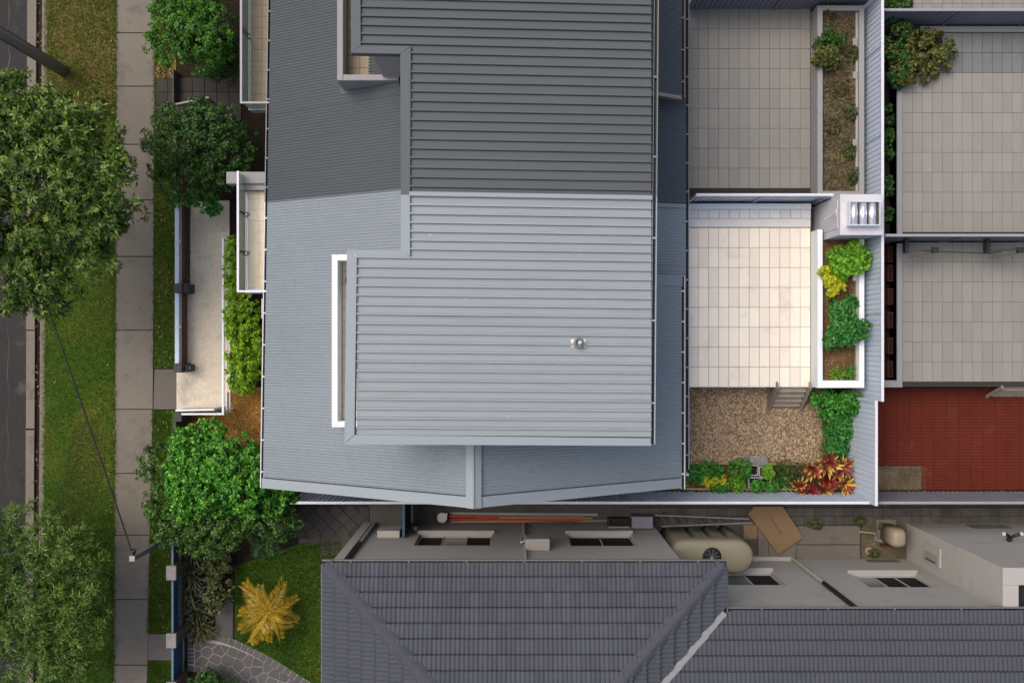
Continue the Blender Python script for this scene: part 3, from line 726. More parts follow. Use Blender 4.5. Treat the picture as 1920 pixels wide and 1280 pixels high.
# ================================================================== REAR TERRACES
ZT = 0.9
def grid_tiles(parent, me, x0, y0, dx, dy, nx, ny, z, skip=None, w=None):
    for i in range(ny):
        for j in range(nx):
            if skip and skip(i, j): continue
            put('tile', me, parent, (x0 + (j + .5) * dx, y0 - (i + .5) * dy, z + R.uniform(-.0012, .0012)))
def tile_mesh(dx, dy, m, gap=0.010):
    return MB().cbox(-dx / 2 + gap / 2, dx / 2 - gap / 2, -dy / 2 + gap / 2, dy / 2 - gap / 2, -.02, 0.0, .003).mesh('tile', m)
tx0, tx1 = X(1290, ZT), X(1519.5, ZT)
ty0, ty1 = Y(427, ZT), Y(725, ZT)
ter = MB().box(3.9, tx1 + .03, ty1, 4.03, -0.1, ZT - .014).build('terrace', M['grout']); struct(ter, 'cream tiled rear terrace of the pale roofed house')
dx = (tx1 - tx0) / 12; dy = (ty0 - ty1) / 8
grid_tiles(ter, tile_mesh(dx, dy, M['tile']), tx0, ty0, dx, dy, 12, 8, ZT)
# raised ledge against the boundary fence
MB().cbox(tx0, tx1, Y(426, ZT) , Y(410, ZT), ZT - .03, ZT + .03, .006).build('drain_strip', M['ledge'], ter)
yl0, yl1 = Y(410, ZT) + .002, Y(393, ZT)
grid_tiles(ter, tile_mesh(dx, yl1 - yl0, M['ledge']), tx0, yl1, dx, yl1 - yl0, 12, 1, ZT + .05)
MB().cbox(tx0, tx1, yl1 + .002, 3.99, ZT - .03, ZT + .09, .008).build('ledge', M['white'], ter)
dq = W(1358, 446, ZT); MB().cbox(dq.x - .055, dq.x + .055, dq.y - .055, dq.y + .055, ZT - .01, ZT + .008, .003).build('floor_drain', M['white'], ter)
MB().box(3.9, tx1, ty1 - .012, ty1 - .001, -.1, ZT - .02).build('terrace_riser', M['white'], ter)

terN = MB().box(3.9, tx1 + .03, 4.09, YT, -0.1, ZT - .014).build('terrace', M['grout_d']); struct(terN, 'grey-beige tiled terrace behind the charcoal roofed house')
dyn = 0.578; y0n = Y(17, ZT)
nrow = int((y0n - 4.1) / dyn) + 1
me = tile_mesh(dx, dyn, M['tile_d'], .007)
for i in range(-1, nrow):
    for j in range(12):
        yc = y0n - (i + .5) * dyn
        if yc - dyn / 2 < 4.09: continue
        put('tile', me, terN, (tx0 + (j + .5) * dx, yc, ZT + R.uniform(-.0012, .0012)))

# planters
def planter(name, label, m, msoil, py0, py1, zt, zs, pxl=1533, pxr=1621, cap_top=True):
    t = thing(name, label, 'planter')
    x0, x1 = X(pxl, zt), X(pxr, zt); y0, y1 = Y(py1, zt), Y(py0, zt)
    tw, te = 0.15, 0.20
    xi0, xi1 = x0 + tw, x1 - te
    MB().cbox(x0, xi0, y0, y1, 0, zt, .012).build('wall', m, t)
    MB().cbox(xi1 + .05, x1, y0, y1, 0, zt, .012).build('wall', m, t)
    MB().cbox(xi0 + .0005, xi1 + .049, y0, y0 + .21, 0, zt - .002, .012).build('wall', m, t)
    if cap_top: MB().cbox(xi0 + .0005, xi1 + .049, y1 - .15, y1, 0, zt - .002, .012).build('wall', m, t)
    MB().box(xi1 + .0, xi1 + .05, y0 + .211, y1 - .16, 0.4, zt - .12).build('liner', M['wall_s'], t)
    MB().box(xi0, xi1, y0 + .2, y1 - .1, 0.4, zs).build('soil', msoil, t)
    return t
ZP = 1.5
plA = planter('planter', 'white planter box of green shrubs beside the cream terrace', M['white'], M['mulch'], 430, 727, ZP, 1.28, cap_top=False)
plB = planter('planter', 'dull white planter of dry weeds beside the grey-beige upper terrace', M['white_d'], M['dryd'], 10, 372, ZP, 1.30)
for k, (pl_, ys) in enumerate(((plA, (520, 578, 640)), (plB, (80, 142, 207, 268)))):
    for py in ys:
        p = W(1603, py, 1.34)
        MB().cbox(p.x - .07, p.x + .06, p.y - .1, p.y + .1, 1.2, 1.40, .01).build('concrete_block', M['offwhite'] if k == 0 else M['white_d'], pl_)

# barbecue / services block with steel cowl
bx0, bx1 = X(1535, ZT), X(1655, 2.7)
by0, by1 = Y(440, 2.7), 3.98
blk = thing('service_cupboard', 'pale rendered service cupboard with shiny steel flue cowl on top', 'cupboard')
MB().box(bx0, bx1, by0, by1, 0.0, 2.66).build('body', M['offwhite'], blk, bevel=.008)
MB().cbox(bx0 - .01, bx1 + .01, by0 - .01, by1 + .01, 2.661, 2.70, .008).build('top_slab', M['offwhite'], blk)
dr = MB().box(bx0 - .018, bx0 - .001, by0 + .2, by1 - .12, 1.0, 2.5).build('door', M['offwhite'], blk)
for zz in (1.25, 2.3):
    pass
MB().tube([(bx0 - .03, by0 + .28, 1.2), (bx0 - .07, by0 + .28, 1.25), (bx0 - .07, by0 + .28, 1.32), (bx0 - .03, by0 + .28, 1.36)], .012).build('handle', M['galv'], dr)
MB().tube([(bx0 - .02, by1 - .42, 2.5), (bx0 - .16, by1 - .50, 2.40), (bx0 - .30, by1 - .62, 2.28)], .016).tube([(bx0 - .05, by1 - .36, 2.52), (bx0 - .05, by1 - .56, 2.52)], .02).build('tap', M['plastic'], blk)
c0, c1 = W(1592, 423, 2.95), W(1650, 377, 2.95)
cow = MB()
for (xa, xb, ya, yb) in ((c0.x, c1.x, c0.y, c0.y + .03), (c0.x, c1.x, c1.y - .03, c1.y), (c0.x, c0.x + .03, c0.y + .0305, c1.y - .0305), (c1.x - .03, c1.x, c0.y + .0305, c1.y - .0305)):
    cow.box(xa, xb, ya, yb, 2.70, 2.98)
cowl = cow.build('flue_cowl', M['steel'], blk)
MB().box(c0.x + .031, c1.x - .031, c0.y + .031, c1.y - .031, 2.70, 2.74).build('cowl_base', M['black'], cowl)
nl = 3; wl = (c1.x - c0.x - .08) / nl
for i in range(nl):
    b = MB(); xa = c0.x + .04 + i * wl; n = 8
    for k in range(n + 1):
        a = math.pi * (0.02 + 0.80 * k / n)
        xx = xa + wl * (0.46 - 0.46 * math.cos(a)); zz = 2.80 + 0.15 * math.sin(a)
        b.v += [(xx, c0.y + .035, zz), (xx, c1.y - .035, zz)]
    for k in range(n): b.f.append((2 * k, 2 * k + 1, 2 * k + 3, 2 * k + 2))
    o = b.build('louvre', M['steel'], cowl, smooth=True)
    sm = o.modifiers.new('thick', 'SOLIDIFY'); sm.thickness = .006

# ================================================================== FENCES
def panel_mesh(Ln, h, m, pitch=0.145):
    n = max(2, int(round(Ln / pitch))); b = MB(); p = Ln / n; pts = []
    for i in range(n):
        pts += [(i * p, 0), (i * p + p * .55, 0), (i * p + p * .68, .022), (i * p + p * .87, .022)]
    pts.append((Ln, 0))
    for (u, d) in pts: b.v += [(u, d, 0), (u, d, h)]
    for i in range(len(pts) - 1): b.f.append((2 * i, 2 * i + 2, 2 * i + 3, 2 * i + 1))
    return b.mesh('panel', m)
def fence(name, label, p, q, z0, z1, m, mr, step=2.37, both=True, rail_w=0.075):
    t = thing(name, label, 'fence')
    p, q = Vector((*p, z0)), Vector((*q, z0)); d = q - p; Ln = d.length; n = max(1, int(round(Ln / step))); a = math.atan2(d.y, d.x)
    seg = Ln / n; me = panel_mesh(seg - .02, z1 - z0 - .06, m)
    pm = MB().box(-.03, .03, -.035, .035, 0, z1 - z0 - .002).mesh('post', m)
    rm = MB().cbox(.0, seg - .008, -rail_w / 2, rail_w / 2, -.05, 0, .006).mesh('top_rail', mr)
    for i in range(n):
        o = p + d * (i / n)
        put('panel', me, t, o + Vector((0, 0, .02)), (0, 0, a))
        r_ = put('top_rail', rm, t, (o.x, o.y, z1), (0, 0, a))
        r_.rotation_euler.x = R.uniform(-.02, .02)
    for i in range(n + 1):
        o = p + d * (i / n)
        put('post', pm, t, o, (0, 0, a))
    return t
XF = 10.17
fence('steel_fence', 'grey ribbed steel fence behind the two white planters', (XF, YT), (XF, -1.62), 0.0, 2.4, M['fence'], M['rail'])
XF2 = 10.0
fence('steel_fence', 'grey ribbed steel fence beside the gravel yard and red paving', (XF2, -1.64), (XF2, -4.48), 0.0, 2.4, M['fence'], M['rail'])
YF = -4.5
fence('steel_fence', 'long grey boundary fence below the pale roof and gravel yard', (X(545, 1.95), YF), (XF2 - .04, YF), 0.0, 1.95, M['fence'], M['rail'])
fence('steel_fence', 'dull grey boundary fence along the red paved yard', (XF2 + .05, YF), (17.0, YF), 0.0, 1.95, M['fence_d'], M['rail_d'])
fence('steel_fence', 'short fence dividing the cream terrace from the grey-beige one', (tx0 + .02, 4.06), (bx0 - .02, 4.06), 0.5, 2.15, M['fence'], M['rail'])
fence('steel_fence', 'dark fence across the top of the grey-beige terrace', (tx0 + .02, Y(18, ZT) + .02), (XF - .1, Y(18, ZT) + .02), 0.5, 2.6, M['fence_d'], M['rail_d'])
XE = 17.0
yfa = Y(46, ZT)
fence('steel_fence', 'dark fence above the tiled courtyard in the far corner', (XF + .1, yfa), (XE, yfa), 0.5, 2.1, M['fence_d'], M['rail_d'])
yfb = Y(452, ZT)
fence('steel_fence', 'low-seen fence between the two grey tiled courtyards', (XF + .1, yfb), (XE, yfb), 0.5, 2.4, M['fence_d'], M['rail_d'])

# ================================================================== RIGHT-HAND COURTYARDS
xk0 = X(1681, ZT)
cA = MB().box(xk0, XE, yfb, yfa, -.1, ZT - .014).build('terrace', M['grout_d']); struct(cA, 'grey tiled courtyard beyond the fence, with plants in its corner')
cB = MB().box(xk0, XE, Y(725, ZT), yfb - .06, -.1, ZT - .014).build('terrace', M['grout_d']); struct(cB, 'grey tiled courtyard with wall-mounted folding brackets')
cC = MB().box(xk0, XE, yfa + .06, YT, -.1, ZT - .014).build('terrace', M['grout_d']); struct(cC, 'grey tiled courtyard cut by the top of the picture')
dxr = .29; xg0 = X(1692, ZT)
me = tile_mesh(dxr, .578, M['tile_d'], .007); mew = tile_mesh(dxr, .578, M['tile_dk'], .012)
for par, ya, yb in ((cA, Y(62, ZT), yfb + .02), (cB, Y(454, ZT), Y(725, ZT)), (cC, Y(-30, ZT), yfa + .08)):
    n = int((ya - yb) / .578 + .35)
    for i in range(n):
        for j in range(14):
            if par is cA and i < 2 and j < 4 - i * 1: continue
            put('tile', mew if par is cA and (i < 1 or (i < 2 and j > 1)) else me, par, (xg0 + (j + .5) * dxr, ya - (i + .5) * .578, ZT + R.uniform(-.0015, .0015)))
MB().cbox(X(1725, ZT), XE, Y(61, ZT), Y(50, ZT), ZT - .1, ZT + .04, .01).build('ledge', M['white_d'], cA)
# pale edge kerbs
MB().cbox(X(1681, ZT), X(1691, ZT), yfb + .05, Y(160, ZT), 0, ZT + .05, .01).build('edge_kerb', M['white_d'], cA)
MB().cbox(X(1681, ZT), X(1691, ZT), Y(726, ZT), yfb - .07, 0, ZT + .05, .01).build('edge_kerb', M['white_d'], cB)
MB().cbox(X(1648, ZT) , X(1680.8, ZT), Y(726, ZT), Y(713, ZT), 0, ZT + .05, .01).build('edge_kerb', M['white_d'], cB)
struct(MB().box(XF + .05, xk0, Y(725, .4), YT, -.1, 0.42).build('garden_bed', M['bark']))
for i, py in enumerate((476, 512, 556, 600, 648, 692)):
    p = W(1671, py, .8)
    t = thing('plant_trough', ('first', 'second', 'third', 'fourth', 'fifth', 'sixth')[i] + ' from the top of the red troughs in the narrow slot', 'trough', 'red troughs in the narrow slot')
    MB().cbox(p.x - .09, p.x + .07, p.y - .24, p.y + .24, .42, .78, .01).build('box', M['terracotta'], t)
    MB().box(p.x - .065, p.x + .045, p.y - .21, p.y + .21, .781, .787).build('soil', M['bark'], t)

# red paved yard
ry = MB().box(XF2 + .05, XE, YF + .05, Y(725, 0) - .0, -.1, -.004).build('paved_yard', M['redgrout']); struct(ry, 'red clay paved yard')
b = MB(); pw, ph_ = .37, .0928; y = Y(727, 0); row = 0
sx0, sx1, sy0, sy1 = X(1640), X(1738), Y(918), Y(873)
def rp(b, xa, xb, ya, yb):
    b.cbox(xa, xb, ya, yb, -.02, .016 + R.uniform(-.004, .004), .004)
while y > YF + .1:
    x = XF2 + .06
    while x < XE:
        if not (sx0 < x + pw / 2 < sx1 and sy0 < y - ph_ / 2 < sy1):
            rp(b, x + .005, x + pw - .004, y - ph_ + .010, y - .001)
        x += pw
    y -= ph_; row += 1
b.build('paver', M['redpav'], ry, kind='stuff')
struct(MB().box(sx0, sx1, sy0, sy1, -.09, .0).build('garden_bed', M['dryd']))
# steps of the red yard
st = thing('timber_steps', 'weathered grey steps at the edge of the red paved yard', 'steps')
for i in range(3):
    y0 = Y(725, ZT) - .01 - .10 * i
    MB().box(X(1880, .7), XE, y0 - .12, y0, .62 - .28 * i, .66 - .28 * i).build('tread', M['timber'], st)
MB().beam((X(1880, .9) - .03, Y(725, .9), .95), (X(1880, .9) - .03, Y(725, .9) - .34, 0.02), .04, .1).build('stringer', M['timber'], st)
# folding wall brackets
for px0, px1, lb in ((1694, 1757, 'folding wall bracket nearer the planter slot'), (1846, 1917, 'folding wall bracket nearer the picture edge')):
    t = thing('folding_bracket', 'dark ' + lb, 'bracket', 'folding brackets')
    a = W(px0 + 5, 464, 1.75); c = W(px1, 459 if px0 < 1700 else 462, 1.95)
    a.y = yfb - .09; 
    MB().box(a.x - .05, a.x + .06, yfb - .42, yfb - .03, 1.62, 1.82).build('wall_plate', M['darkmetal'], t)
    a2 = Vector((a.x, yfb - .36, 1.78)); c2 = Vector((c.x - .05, yfb - .34, 1.95))
    MB().beam(a2, c2, .06, .06).build('upper_arm', M['darkmetal'], t)
    MB().beam(c2 + Vector((0, -.08, -.03)), Vector((a2.x + .12, yfb - .55, 1.62)), .045, .045).build('lower_arm', M['darkmetal'], t)
    MB().box(c2.x - .1, c2.x + .08, c2.y - .10, c2.y + .05, 1.9, 2.02).build('elbow', M['darkmetal'], t)
ln = thing('hanging_cord', 'thin cord slung between the two folding brackets', 'cord')
MB().tube([W(1707, 469, 1.6), W(1770, 472, 1.5), W(1858, 475, 1.5), W(1905, 465, 1.7)], .012, 6).build('cord', M['darkmetal'], ln)

# ================================================================== GRAVEL YARD, STEPS
struct(MB().box(3.9, X(1546), Y(868), Y(722), -.2, -.005).build('gravel_yard', M['gravel_bed']))
struct(MB().box(3.9, XF2 - .05, YF + .05, Y(868) - .001, -.2, 0.0).build('garden_bed', M['mulch']))
struct(MB().box(X(1546) + .001, XF2 - .05, Y(868), Y(722), -.2, 0.0).build('garden_bed', M['soil']))
sp = thing('timber_steps', 'weathered timber steps from the cream terrace down to the gravel', 'steps')
xs0, xs1 = 7.72, 8.60
for i in range(4):
    y0 = ty1 - .02 - .155 * i
    MB().cbox(xs0, xs1, y0 - .15, y0 - .005, .70 - .2 * i, .745 - .2 * i, .006).build('tread', M['timber'], sp)
    MB().box(xs0, xs1, y0 - .008, y0 + .012, .52 - .2 * i, .70 - .2 * i).build('riser', M['timber'], sp)
for xx in (xs0 - .035, xs1 + .035):
    MB().beam((xx, ty1 + .06, 1.0), (xx, ty1 - .66, 0.02), .05, .22).build('stringer', M['timber'], sp)
for nm, lab, a, b_ in (('garden_edging', 'timber edging between gravel and flower bed', (1290, 867), (1502, 869)), ('garden_edging', 'tan sleeper edging beside the fern bed', (1547, 775), (1545, 868)),
                      ('garden_edging', 'low timber board at the foot of the boundary fence', (1284, 915), (1500, 916))):
    t = thing(nm, lab, 'edging')
    pa, pb = W(*a), W(*b_); d = pb - pa; n = 2
    for i in range(n):
        q0, q1 = pa + d * (i / n), pa + d * ((i + 1) / n - .004)
        MB().beam(q0 + Vector((0, 0, .06)), q1 + Vector((0, 0, .06)), .055, .14).build('board', M['sleeper'], t)
# pebbles
n = 5200
px_ = NR.uniform(X(1288), X(1543), n); py_ = NR.uniform(Y(866), Y(726), n)
keep = ~((px_ > xs0 - .06) & (px_ < xs1 + .06) & (py_ > ty1 - .68))
px_, py_ = px_[keep], py_[keep]; n = len(px_)
ang = NR.uniform(0, 2 * np.pi, n); ra = NR.uniform(.014, .034, n); rb = ra * NR.uniform(.55, .95, n); hh = NR.uniform(.012, .03, n)
vs = []
k6 = np.arange(6) * np.pi / 3
for ring, zf in ((1.0, 0.0), (.62, 1.0)):
    xx = np.cos(k6)[None] * ra[:, None] * ring; yy = np.sin(k6)[None] * rb[:, None] * ring
    c, s_ = np.cos(ang)[:, None], np.sin(ang)[:, None]
    vs.append(np.stack([px_[:, None] + xx * c - yy * s_, py_[:, None] + xx * s_ + yy * c, np.repeat((hh * zf - .003)[:, None], 6, 1)], -1))
A, B = vs
quads = np.stack([A, np.roll(A, -1, 1), np.roll(B, -1, 1), B], 2).reshape(-1, 3)
tops = np.concatenate([B[:, 0:4].reshape(-1, 3), B[:, [3, 4, 5, 0]].reshape(-1, 3)])
m, t, p = newmat('pebble')
gq = t.nodes.new('ShaderNodeTexNoise'); gq.inputs['Scale'].default_value = 34; gq.inputs['Detail'].default_value = 1
ge = t.nodes.new('ShaderNodeNewGeometry'); t.links.new(ge.outputs['Position'], gq.inputs['Vector'])
t.links.new(_ramp(t, gq.outputs['Fac'], [(0.24, C(120, 96, 74)), (0.40, C(170, 146, 116)), (0.56, C(198, 176, 146)), (0.72, C(240, 226, 200))]), p.inputs['Base Color'])
p.inputs['Roughness'].default_value = .8
pe = np_obj('pebbles', np.concatenate([quads, tops]), 4, m, kind='stuff'); pe['label'] = 'tan and cream pebbles covering the small yard'

# milk crates of pot plants
cr_sp = [(1412, 881), (1433, 884), (1413, 904), (1435, 905), (1416, 862), (1432, 866)]
cl = ['wire crate of soil, upper one near the gravel edging', 'wire crate nearest the ferns, upper of its pair', 'wire crate holding a leafy plant, lower one',
      'wire crate nearest the ferns, lower of its pair', 'flat wire rack lying against the edging', 'second wire rack overlapping the edging']
for i, (cx, cy) in enumerate(cr_sp):
    t = thing('wire_crate' if i < 4 else 'wire_rack', cl[i], 'crate' if i < 4 else 'rack', 'wire crates in the flower bed')
    p = W(cx, cy, .3); a = .155; rz = R.uniform(-.06, .06)
    t.location = (p.x, p.y, 0); t.rotation_euler.z = rz
    if i < 4:
        b = MB()
        for (x0, x1, y0, y1) in ((-a, a, -a, -a + .025), (-a, a, a - .025, a), (-a, -a + .025, -a + .026, a - .026), (a - .025, a, -a + .026, a - .026)):
            b.box(x0, x1, y0, y1, .28, .32)
        b.build('rim', M['wirebox'], t)
        b = MB()
        for s1 in (-1, 1):
            for k in range(7):
                u = -a + .02 + k * (2 * a - .04) / 6
                b.box(u - .005, u + .005, s1 * a - .01, s1 * a + .01, 0.02, .28); b.box(s1 * a - .01, s1 * a + .01, u - .005, u + .005, 0.02, .28)
        b.build('side_wires', M['wirebox'], t)
        MB().box(-a + .03, a - .03, -a + .03, a - .03, .02, .12).build('soil', M['bark'], t)
    else:
        b = MB()
        for k in range(8):
            u = -.12 + k * .034; b.box(u - .004, u + .004, -.11, .11, .20, .208); b.box(-.125, .125, u * .9 - .004, u * .9 + .004, .1935, .2)
        b.box(-.13, -.12, -.11, .11, 0, .21); b.box(.12, .13, -.11, .11, 0, .21)
        b.build('wires', M['wirebox'], t)
# ================================================================== FRONT FENCE, GATE, HANDRAIL
ff = thing('front_fence', 'charcoal brick and grey metal front fence beside the speckled concrete courtyard', 'fence')
FZ = .66
xf0, xf1 = X(327, FZ), X(337, FZ)
bme = MB().cbox(-.11, .11, -.055, .055, 0, .072, .006).mesh('brick', M['dbrick'])
for (pa, pb) in ((376, 533), (548, 682)):
    ya, yb = Y(pb, 1.1), Y(pa, 1.1)
    MB().box(xf0 + .03, xf1, ya, yb, 0, .3).build('base_wall', M['rust'], ff)
    for zz in (.36, .45, .54):
        MB().box(xf0 + .07, xf0 + .10, ya, yb, zz - .04, zz + .04).build('slat', M['fence'], ff)
    MB().cbox(xf0 + .01, xf1 - .02, ya, yb, .6, FZ, .01).build('top_rail', M['fence'], ff)
for py in (540, 690, 782):
    p = W(336, py, .82)
    MB().cbox(p.x - .16, p.x + .07, p.y - .13, p.y + .13, 0, .82, .012).build('pillar', M['dbrick'], ff)
MB().box(xf0 + .05, xf1 - .03, Y(940, .6), Y(790, .6), 0, .9).build('base_wall', M['dbrick'], ff)
for py in (453, 613):
    p = W(336, py, FZ + .05)
    MB().lathe((p.x, p.y, FZ), [(.055, 0), (.06, .03), (.045, .06), (.0, .07)], 16).build('post_cap', M['plastic'], ff, smooth=True)
lbx = W(346, 690, .6)
MB().cbox(lbx.x - .07, lbx.x + .10, lbx.y - .1, lbx.y + .1, 0, .6, .01).build('letterbox', M['dbrick'], ff)
MB().box(lbx.x + .1005, lbx.x + .104, lbx.y - .05, lbx.y + .05, .42, .5).build('number_plate', M['plastic'], ff)
lbx = W(346, 540, .6)
MB().cbox(lbx.x - .07, lbx.x + .10, lbx.y - .13, lbx.y + .13, 0, .6, .01).build('letterbox', M['dbrick'], ff)
for k in (-.06, 0, .06):
    MB().box(lbx.x - .02, lbx.x + .02, lbx.y + k - .008, lbx.y + k + .008, .6005, .607).build('number', M['plastic'], ff)
# mulch strip and brick edging inside the fence
struct(MB().box(X(338), X(348.5), Y(690), Y(378), -.2, .03).build('garden_bed', M['mulch']))
ed = thing('brick_edging', 'row of charcoal bricks edging the courtyard along the front fence', 'edging')
y = Y(380); i = 0
while y > Y(530):
    put('brick', bme, ed, (X(353.5) , y - .11, .01), (0, 0, math.pi / 2 + R.uniform(-.04, .04))); y -= .232
hr = thing('handrail', 'long white handrail turning a corner around the concrete courtyard', 'handrail')
zr_ = 1.0
pA, pB, pC = W(422.5, 446, zr_), W(417.5, 776, zr_), W(340, 776, zr_)
MB().cbox(pB.x - .025, pB.x + .035, pB.y - .03, pA.y, zr_ - .05, zr_, .008).build('top_rail', M['white'], hr)
MB().cbox(pC.x, pB.x - .026, pB.y - .03, pB.y + .03, zr_ - .05, zr_ - .001, .008).build('top_rail', M['white'], hr)
for f_ in (0.01, .25, .5, .75, .985):
    yy = pA.y + (pB.y - pA.y) * f_
    MB().box(pB.x - .015, pB.x + .02, yy - .02, yy + .02, 0, zr_ - .05).build('post', M['white'], hr)
MB().box(pC.x + .02, pC.x + .06, pB.y - .02, pB.y + .02, 0, zr_ - .05).build('post', M['white'], hr)
for zz in (.3, .6):
    MB().box(pB.x - .01, pB.x + .01, pB.y, pA.y - .02, zz, zz + .025).build('mid_rail', M['white'], hr)
gt = thing('front_gate', 'white slatted front gate standing open inside the charcoal fence', 'gate')
ga, gb_ = W(330, 769, 1.1), W(399, 767.5, 1.1)
MB().beam(ga, gb_, .05, .06).build('top_rail', M['white'], gt)
n = 9
for i in range(n):
    q = ga + (gb_ - ga) * ((i + .5) / n)
    MB().box(q.x - .055, q.x + .055, q.y - .012, q.y + .012, .08, 1.07).build('slat', M['offwhite'], gt)
MB().beam(Vector((ga.x, ga.y, .14)), Vector((gb_.x, gb_.y, .14)), .04, .05).build('bottom_rail', M['white'], gt)
MB().beam((gb_.x + .02, gb_.y, .1), (gb_.x + .02, gb_.y, 1.12), .05, .05).build('stile', M['white'], gt)
MB().tube([(gb_.x + .02, gb_.y - .03, 1.0), (gb_.x + .08, gb_.y - .07, 1.0)], .014).build('latch', M['galv'], gt)
# neighbour's open gate panel
g2 = thing('front_gate', 'dull white gate leaf ajar over the dark paved entry', 'gate')
a, c = W(330, 196, 1.3), W(392, 183, 1.3)
MB().beam(a, c, .05, .06).build('top_rail', M['white_d'], g2)
for i in range(8):
    q = a + (c - a) * ((i + .5) / 8)
    MB().box(q.x - .05, q.x + .05, q.y - .012, q.y + .012, .08, 1.26).build('slat', M['wall_s'], g2)
MB().beam((a.x, a.y, .15), (c.x, c.y, .15), .04, .05).build('bottom_rail', M['white_d'], g2)
MB().box(X(331), X(333.5), Y(195), Y(136), 0, .35).build('gate_kerb', M['block'], g2)

# ================================================================== POWER POLE, SERVICE POST, CABLE
pb_ = W(120, 134)
pole = thing('power_pole', 'grey timber power pole rising from the brown end of the verge', 'pole')
MB().tube([(pb_.x, pb_.y, 0), (pb_.x - .0, pb_.y, 3), (pb_.x - .02, pb_.y, 10.5)], .155, 16, .115).build('shaft', M['pole'], pole, smooth=True)
for dx_, dy_ in ((.09, .13), (-.02, -.16)):
    MB().tube([(pb_.x + dx_, pb_.y + dy_, 0), (pb_.x + dx_ * .85, pb_.y + dy_ * .85, 9.5)], .022, 8).build('conduit', M['galv'], pole)
MB().box(pb_.x - .06, pb_.x + .9, pb_.y - .06, pb_.y + .06, 9.2, 9.35).build('crossarm', M['pole'], pole)
sb = W(326, 1002)
post = thing('service_post', 'grey metal service post leaning over the blue fence towards the footpath', 'post')
zt_ = 3.05
MB().box(sb.x - .065, sb.x + .065, sb.y - .065, sb.y + .065, 0, zt_).build('shaft', M['galv'], post)
MB().cbox(sb.x - .075, sb.x + .075, sb.y - .075, sb.y + .075, zt_ + .0005, zt_ + .04, .01).build('cap', M['plastic_d'], post)
MB().tube([(sb.x + .0, sb.y + .07, zt_ - .1), (sb.x + .02, sb.y + .14, zt_ - .02), (sb.x + .02, sb.y + .14, zt_ + .1)], .03).tube([(sb.x + .06, sb.y + .14, zt_ - .05), (sb.x + .06, sb.y + .26, zt_ + .02), (sb.x - .02, sb.y + .24, zt_ + .1)], .022).build('insulator', M['black'], post)
cab = thing('overhead_cable', 'black overhead cable sagging across the verge and footpath', 'cable')
c0_ = Vector((sb.x - .03, sb.y + .22, zt_ + .02)); c1_ = Vector((pb_.x + .1, pb_.y, 6.3)); pts = []
for i in range(41):
    f_ = i / 40; p = c0_.lerp(c1_, f_); p.z -= 4 * .55 * f_ * (1 - f_); p.x += -.25 * math.sin(math.pi * f_); pts.append(p)
MB().tube(pts, .026, 6).build('cable', M['black'], cab)

# ================================================================== BLUE FENCE (bottom left)
bf = thing('blue_fence', 'blue panel fence on a low brick wall with pale pillar caps', 'fence')
xb_ = X(323, .95)
def pil(py, z=1.05):
    p = W(320.5, py, z)
    MB().box(p.x - .10, p.x + .12, p.y - .17, p.y + .17, 0, z - .06).build('pillar', M['brick'], bf)
    MB().cbox(p.x - .145, p.x + .145, p.y - .21, p.y + .21, z - .06, z, .012).build('pillar_cap', M['cap'], bf)
for py in (1074, 1201, 1292): pil(py)
bk = MB().cbox(-.105, .105, -.05, .05, 0, .078, .005).mesh('brick', M['brick'])
for (pa, pc) in ((1005, 1060), (1088, 1187)):
    ya, yb = Y(pc, .95), Y(pa, .95)
    MB().box(xb_ - .06, xb_ + .06, ya - .1, yb + .1, 0, .30).build('base_wall', M['brick'], bf)
    yy = yb + .05
    while yy > ya - .05:
        put('brick', bk, bf, (xb_ + .012, yy - .11, .30), (0, 0, math.pi / 2), (1, 1.15, 1)); yy -= .222
    n = max(2, int((yb - ya) / .16))
    for i in range(n):
        y0 = ya + (yb - ya) * i / n
        MB().box(xb_ - .012, xb_ + .010, y0 + .004, y0 + (yb - ya) / n - .004, .39, .9).build('slat', M['blue'], bf)
    MB().cbox(xb_ - .03, xb_ + .03, ya, yb, .9, .94, .006).build('top_rail', M['blue_hi'], bf)
    MB().box(xb_ + .011, xb_ + .03, ya, yb, .42, .46).build('bottom_rail', M['blue_hi'], bf)
bg_ = thing('blue_gate', 'blue metal gate between two pale capped pillars at the flagstone path', 'gate')
ya, yb = Y(1278, .95), Y(1214, .95)
for i in range(6):
    y0 = ya + (yb - ya) * i / 6
    MB().box(xb_ - .01, xb_ + .012, y0 + .003, y0 + (yb - ya) / 6 - .003, .06, .9).build('slat', M['blue'], bg_)
MB().cbox(xb_ - .03, xb_ + .03, ya, yb, .9, .94, .006).build('top_rail', M['blue_hi'], bg_)
MB().box(xb_ + .0125, xb_ + .03, ya, yb, .1, .14).build('bottom_rail', M['blue_hi'], bg_)

# ================================================================== FLAGSTONE PATH, DARK PATIO
def clip(poly, px, py, nx, ny):
    out = []
    for i in range(len(poly)):
        a, b = poly[i], poly[(i + 1) % len(poly)]
        da = (a[0] - px) * nx + (a[1] - py) * ny; db = (b[0] - px) * nx + (b[1] - py) * ny
        if da <= 0: out.append(a)
        if da * db < 0:
            f_ = da / (da - db); out.append((a[0] + (b[0] - a[0]) * f_, a[1] + (b[1] - a[1]) * f_))
    return out
def inset(poly, d):
    cx = sum(p[0] for p in poly) / len(poly); cy = sum(p[1] for p in poly) / len(poly); n = len(poly)
    out = poly
    for i in range(n):
        a, b = poly[i], poly[(i + 1) % n]
        ex, ey = b[0] - a[0], b[1] - a[1]; l = math.hypot(ex, ey)
        if l < 1e-6: continue
        nx, ny = ey / l, -ex / l
        if (cx - a[0]) * nx + (cy - a[1]) * ny > 0: nx, ny = -nx, -ny
        out = clip(out, a[0] - nx * d, a[1] - ny * d, nx, ny)
        if len(out) < 3: return []
    return out
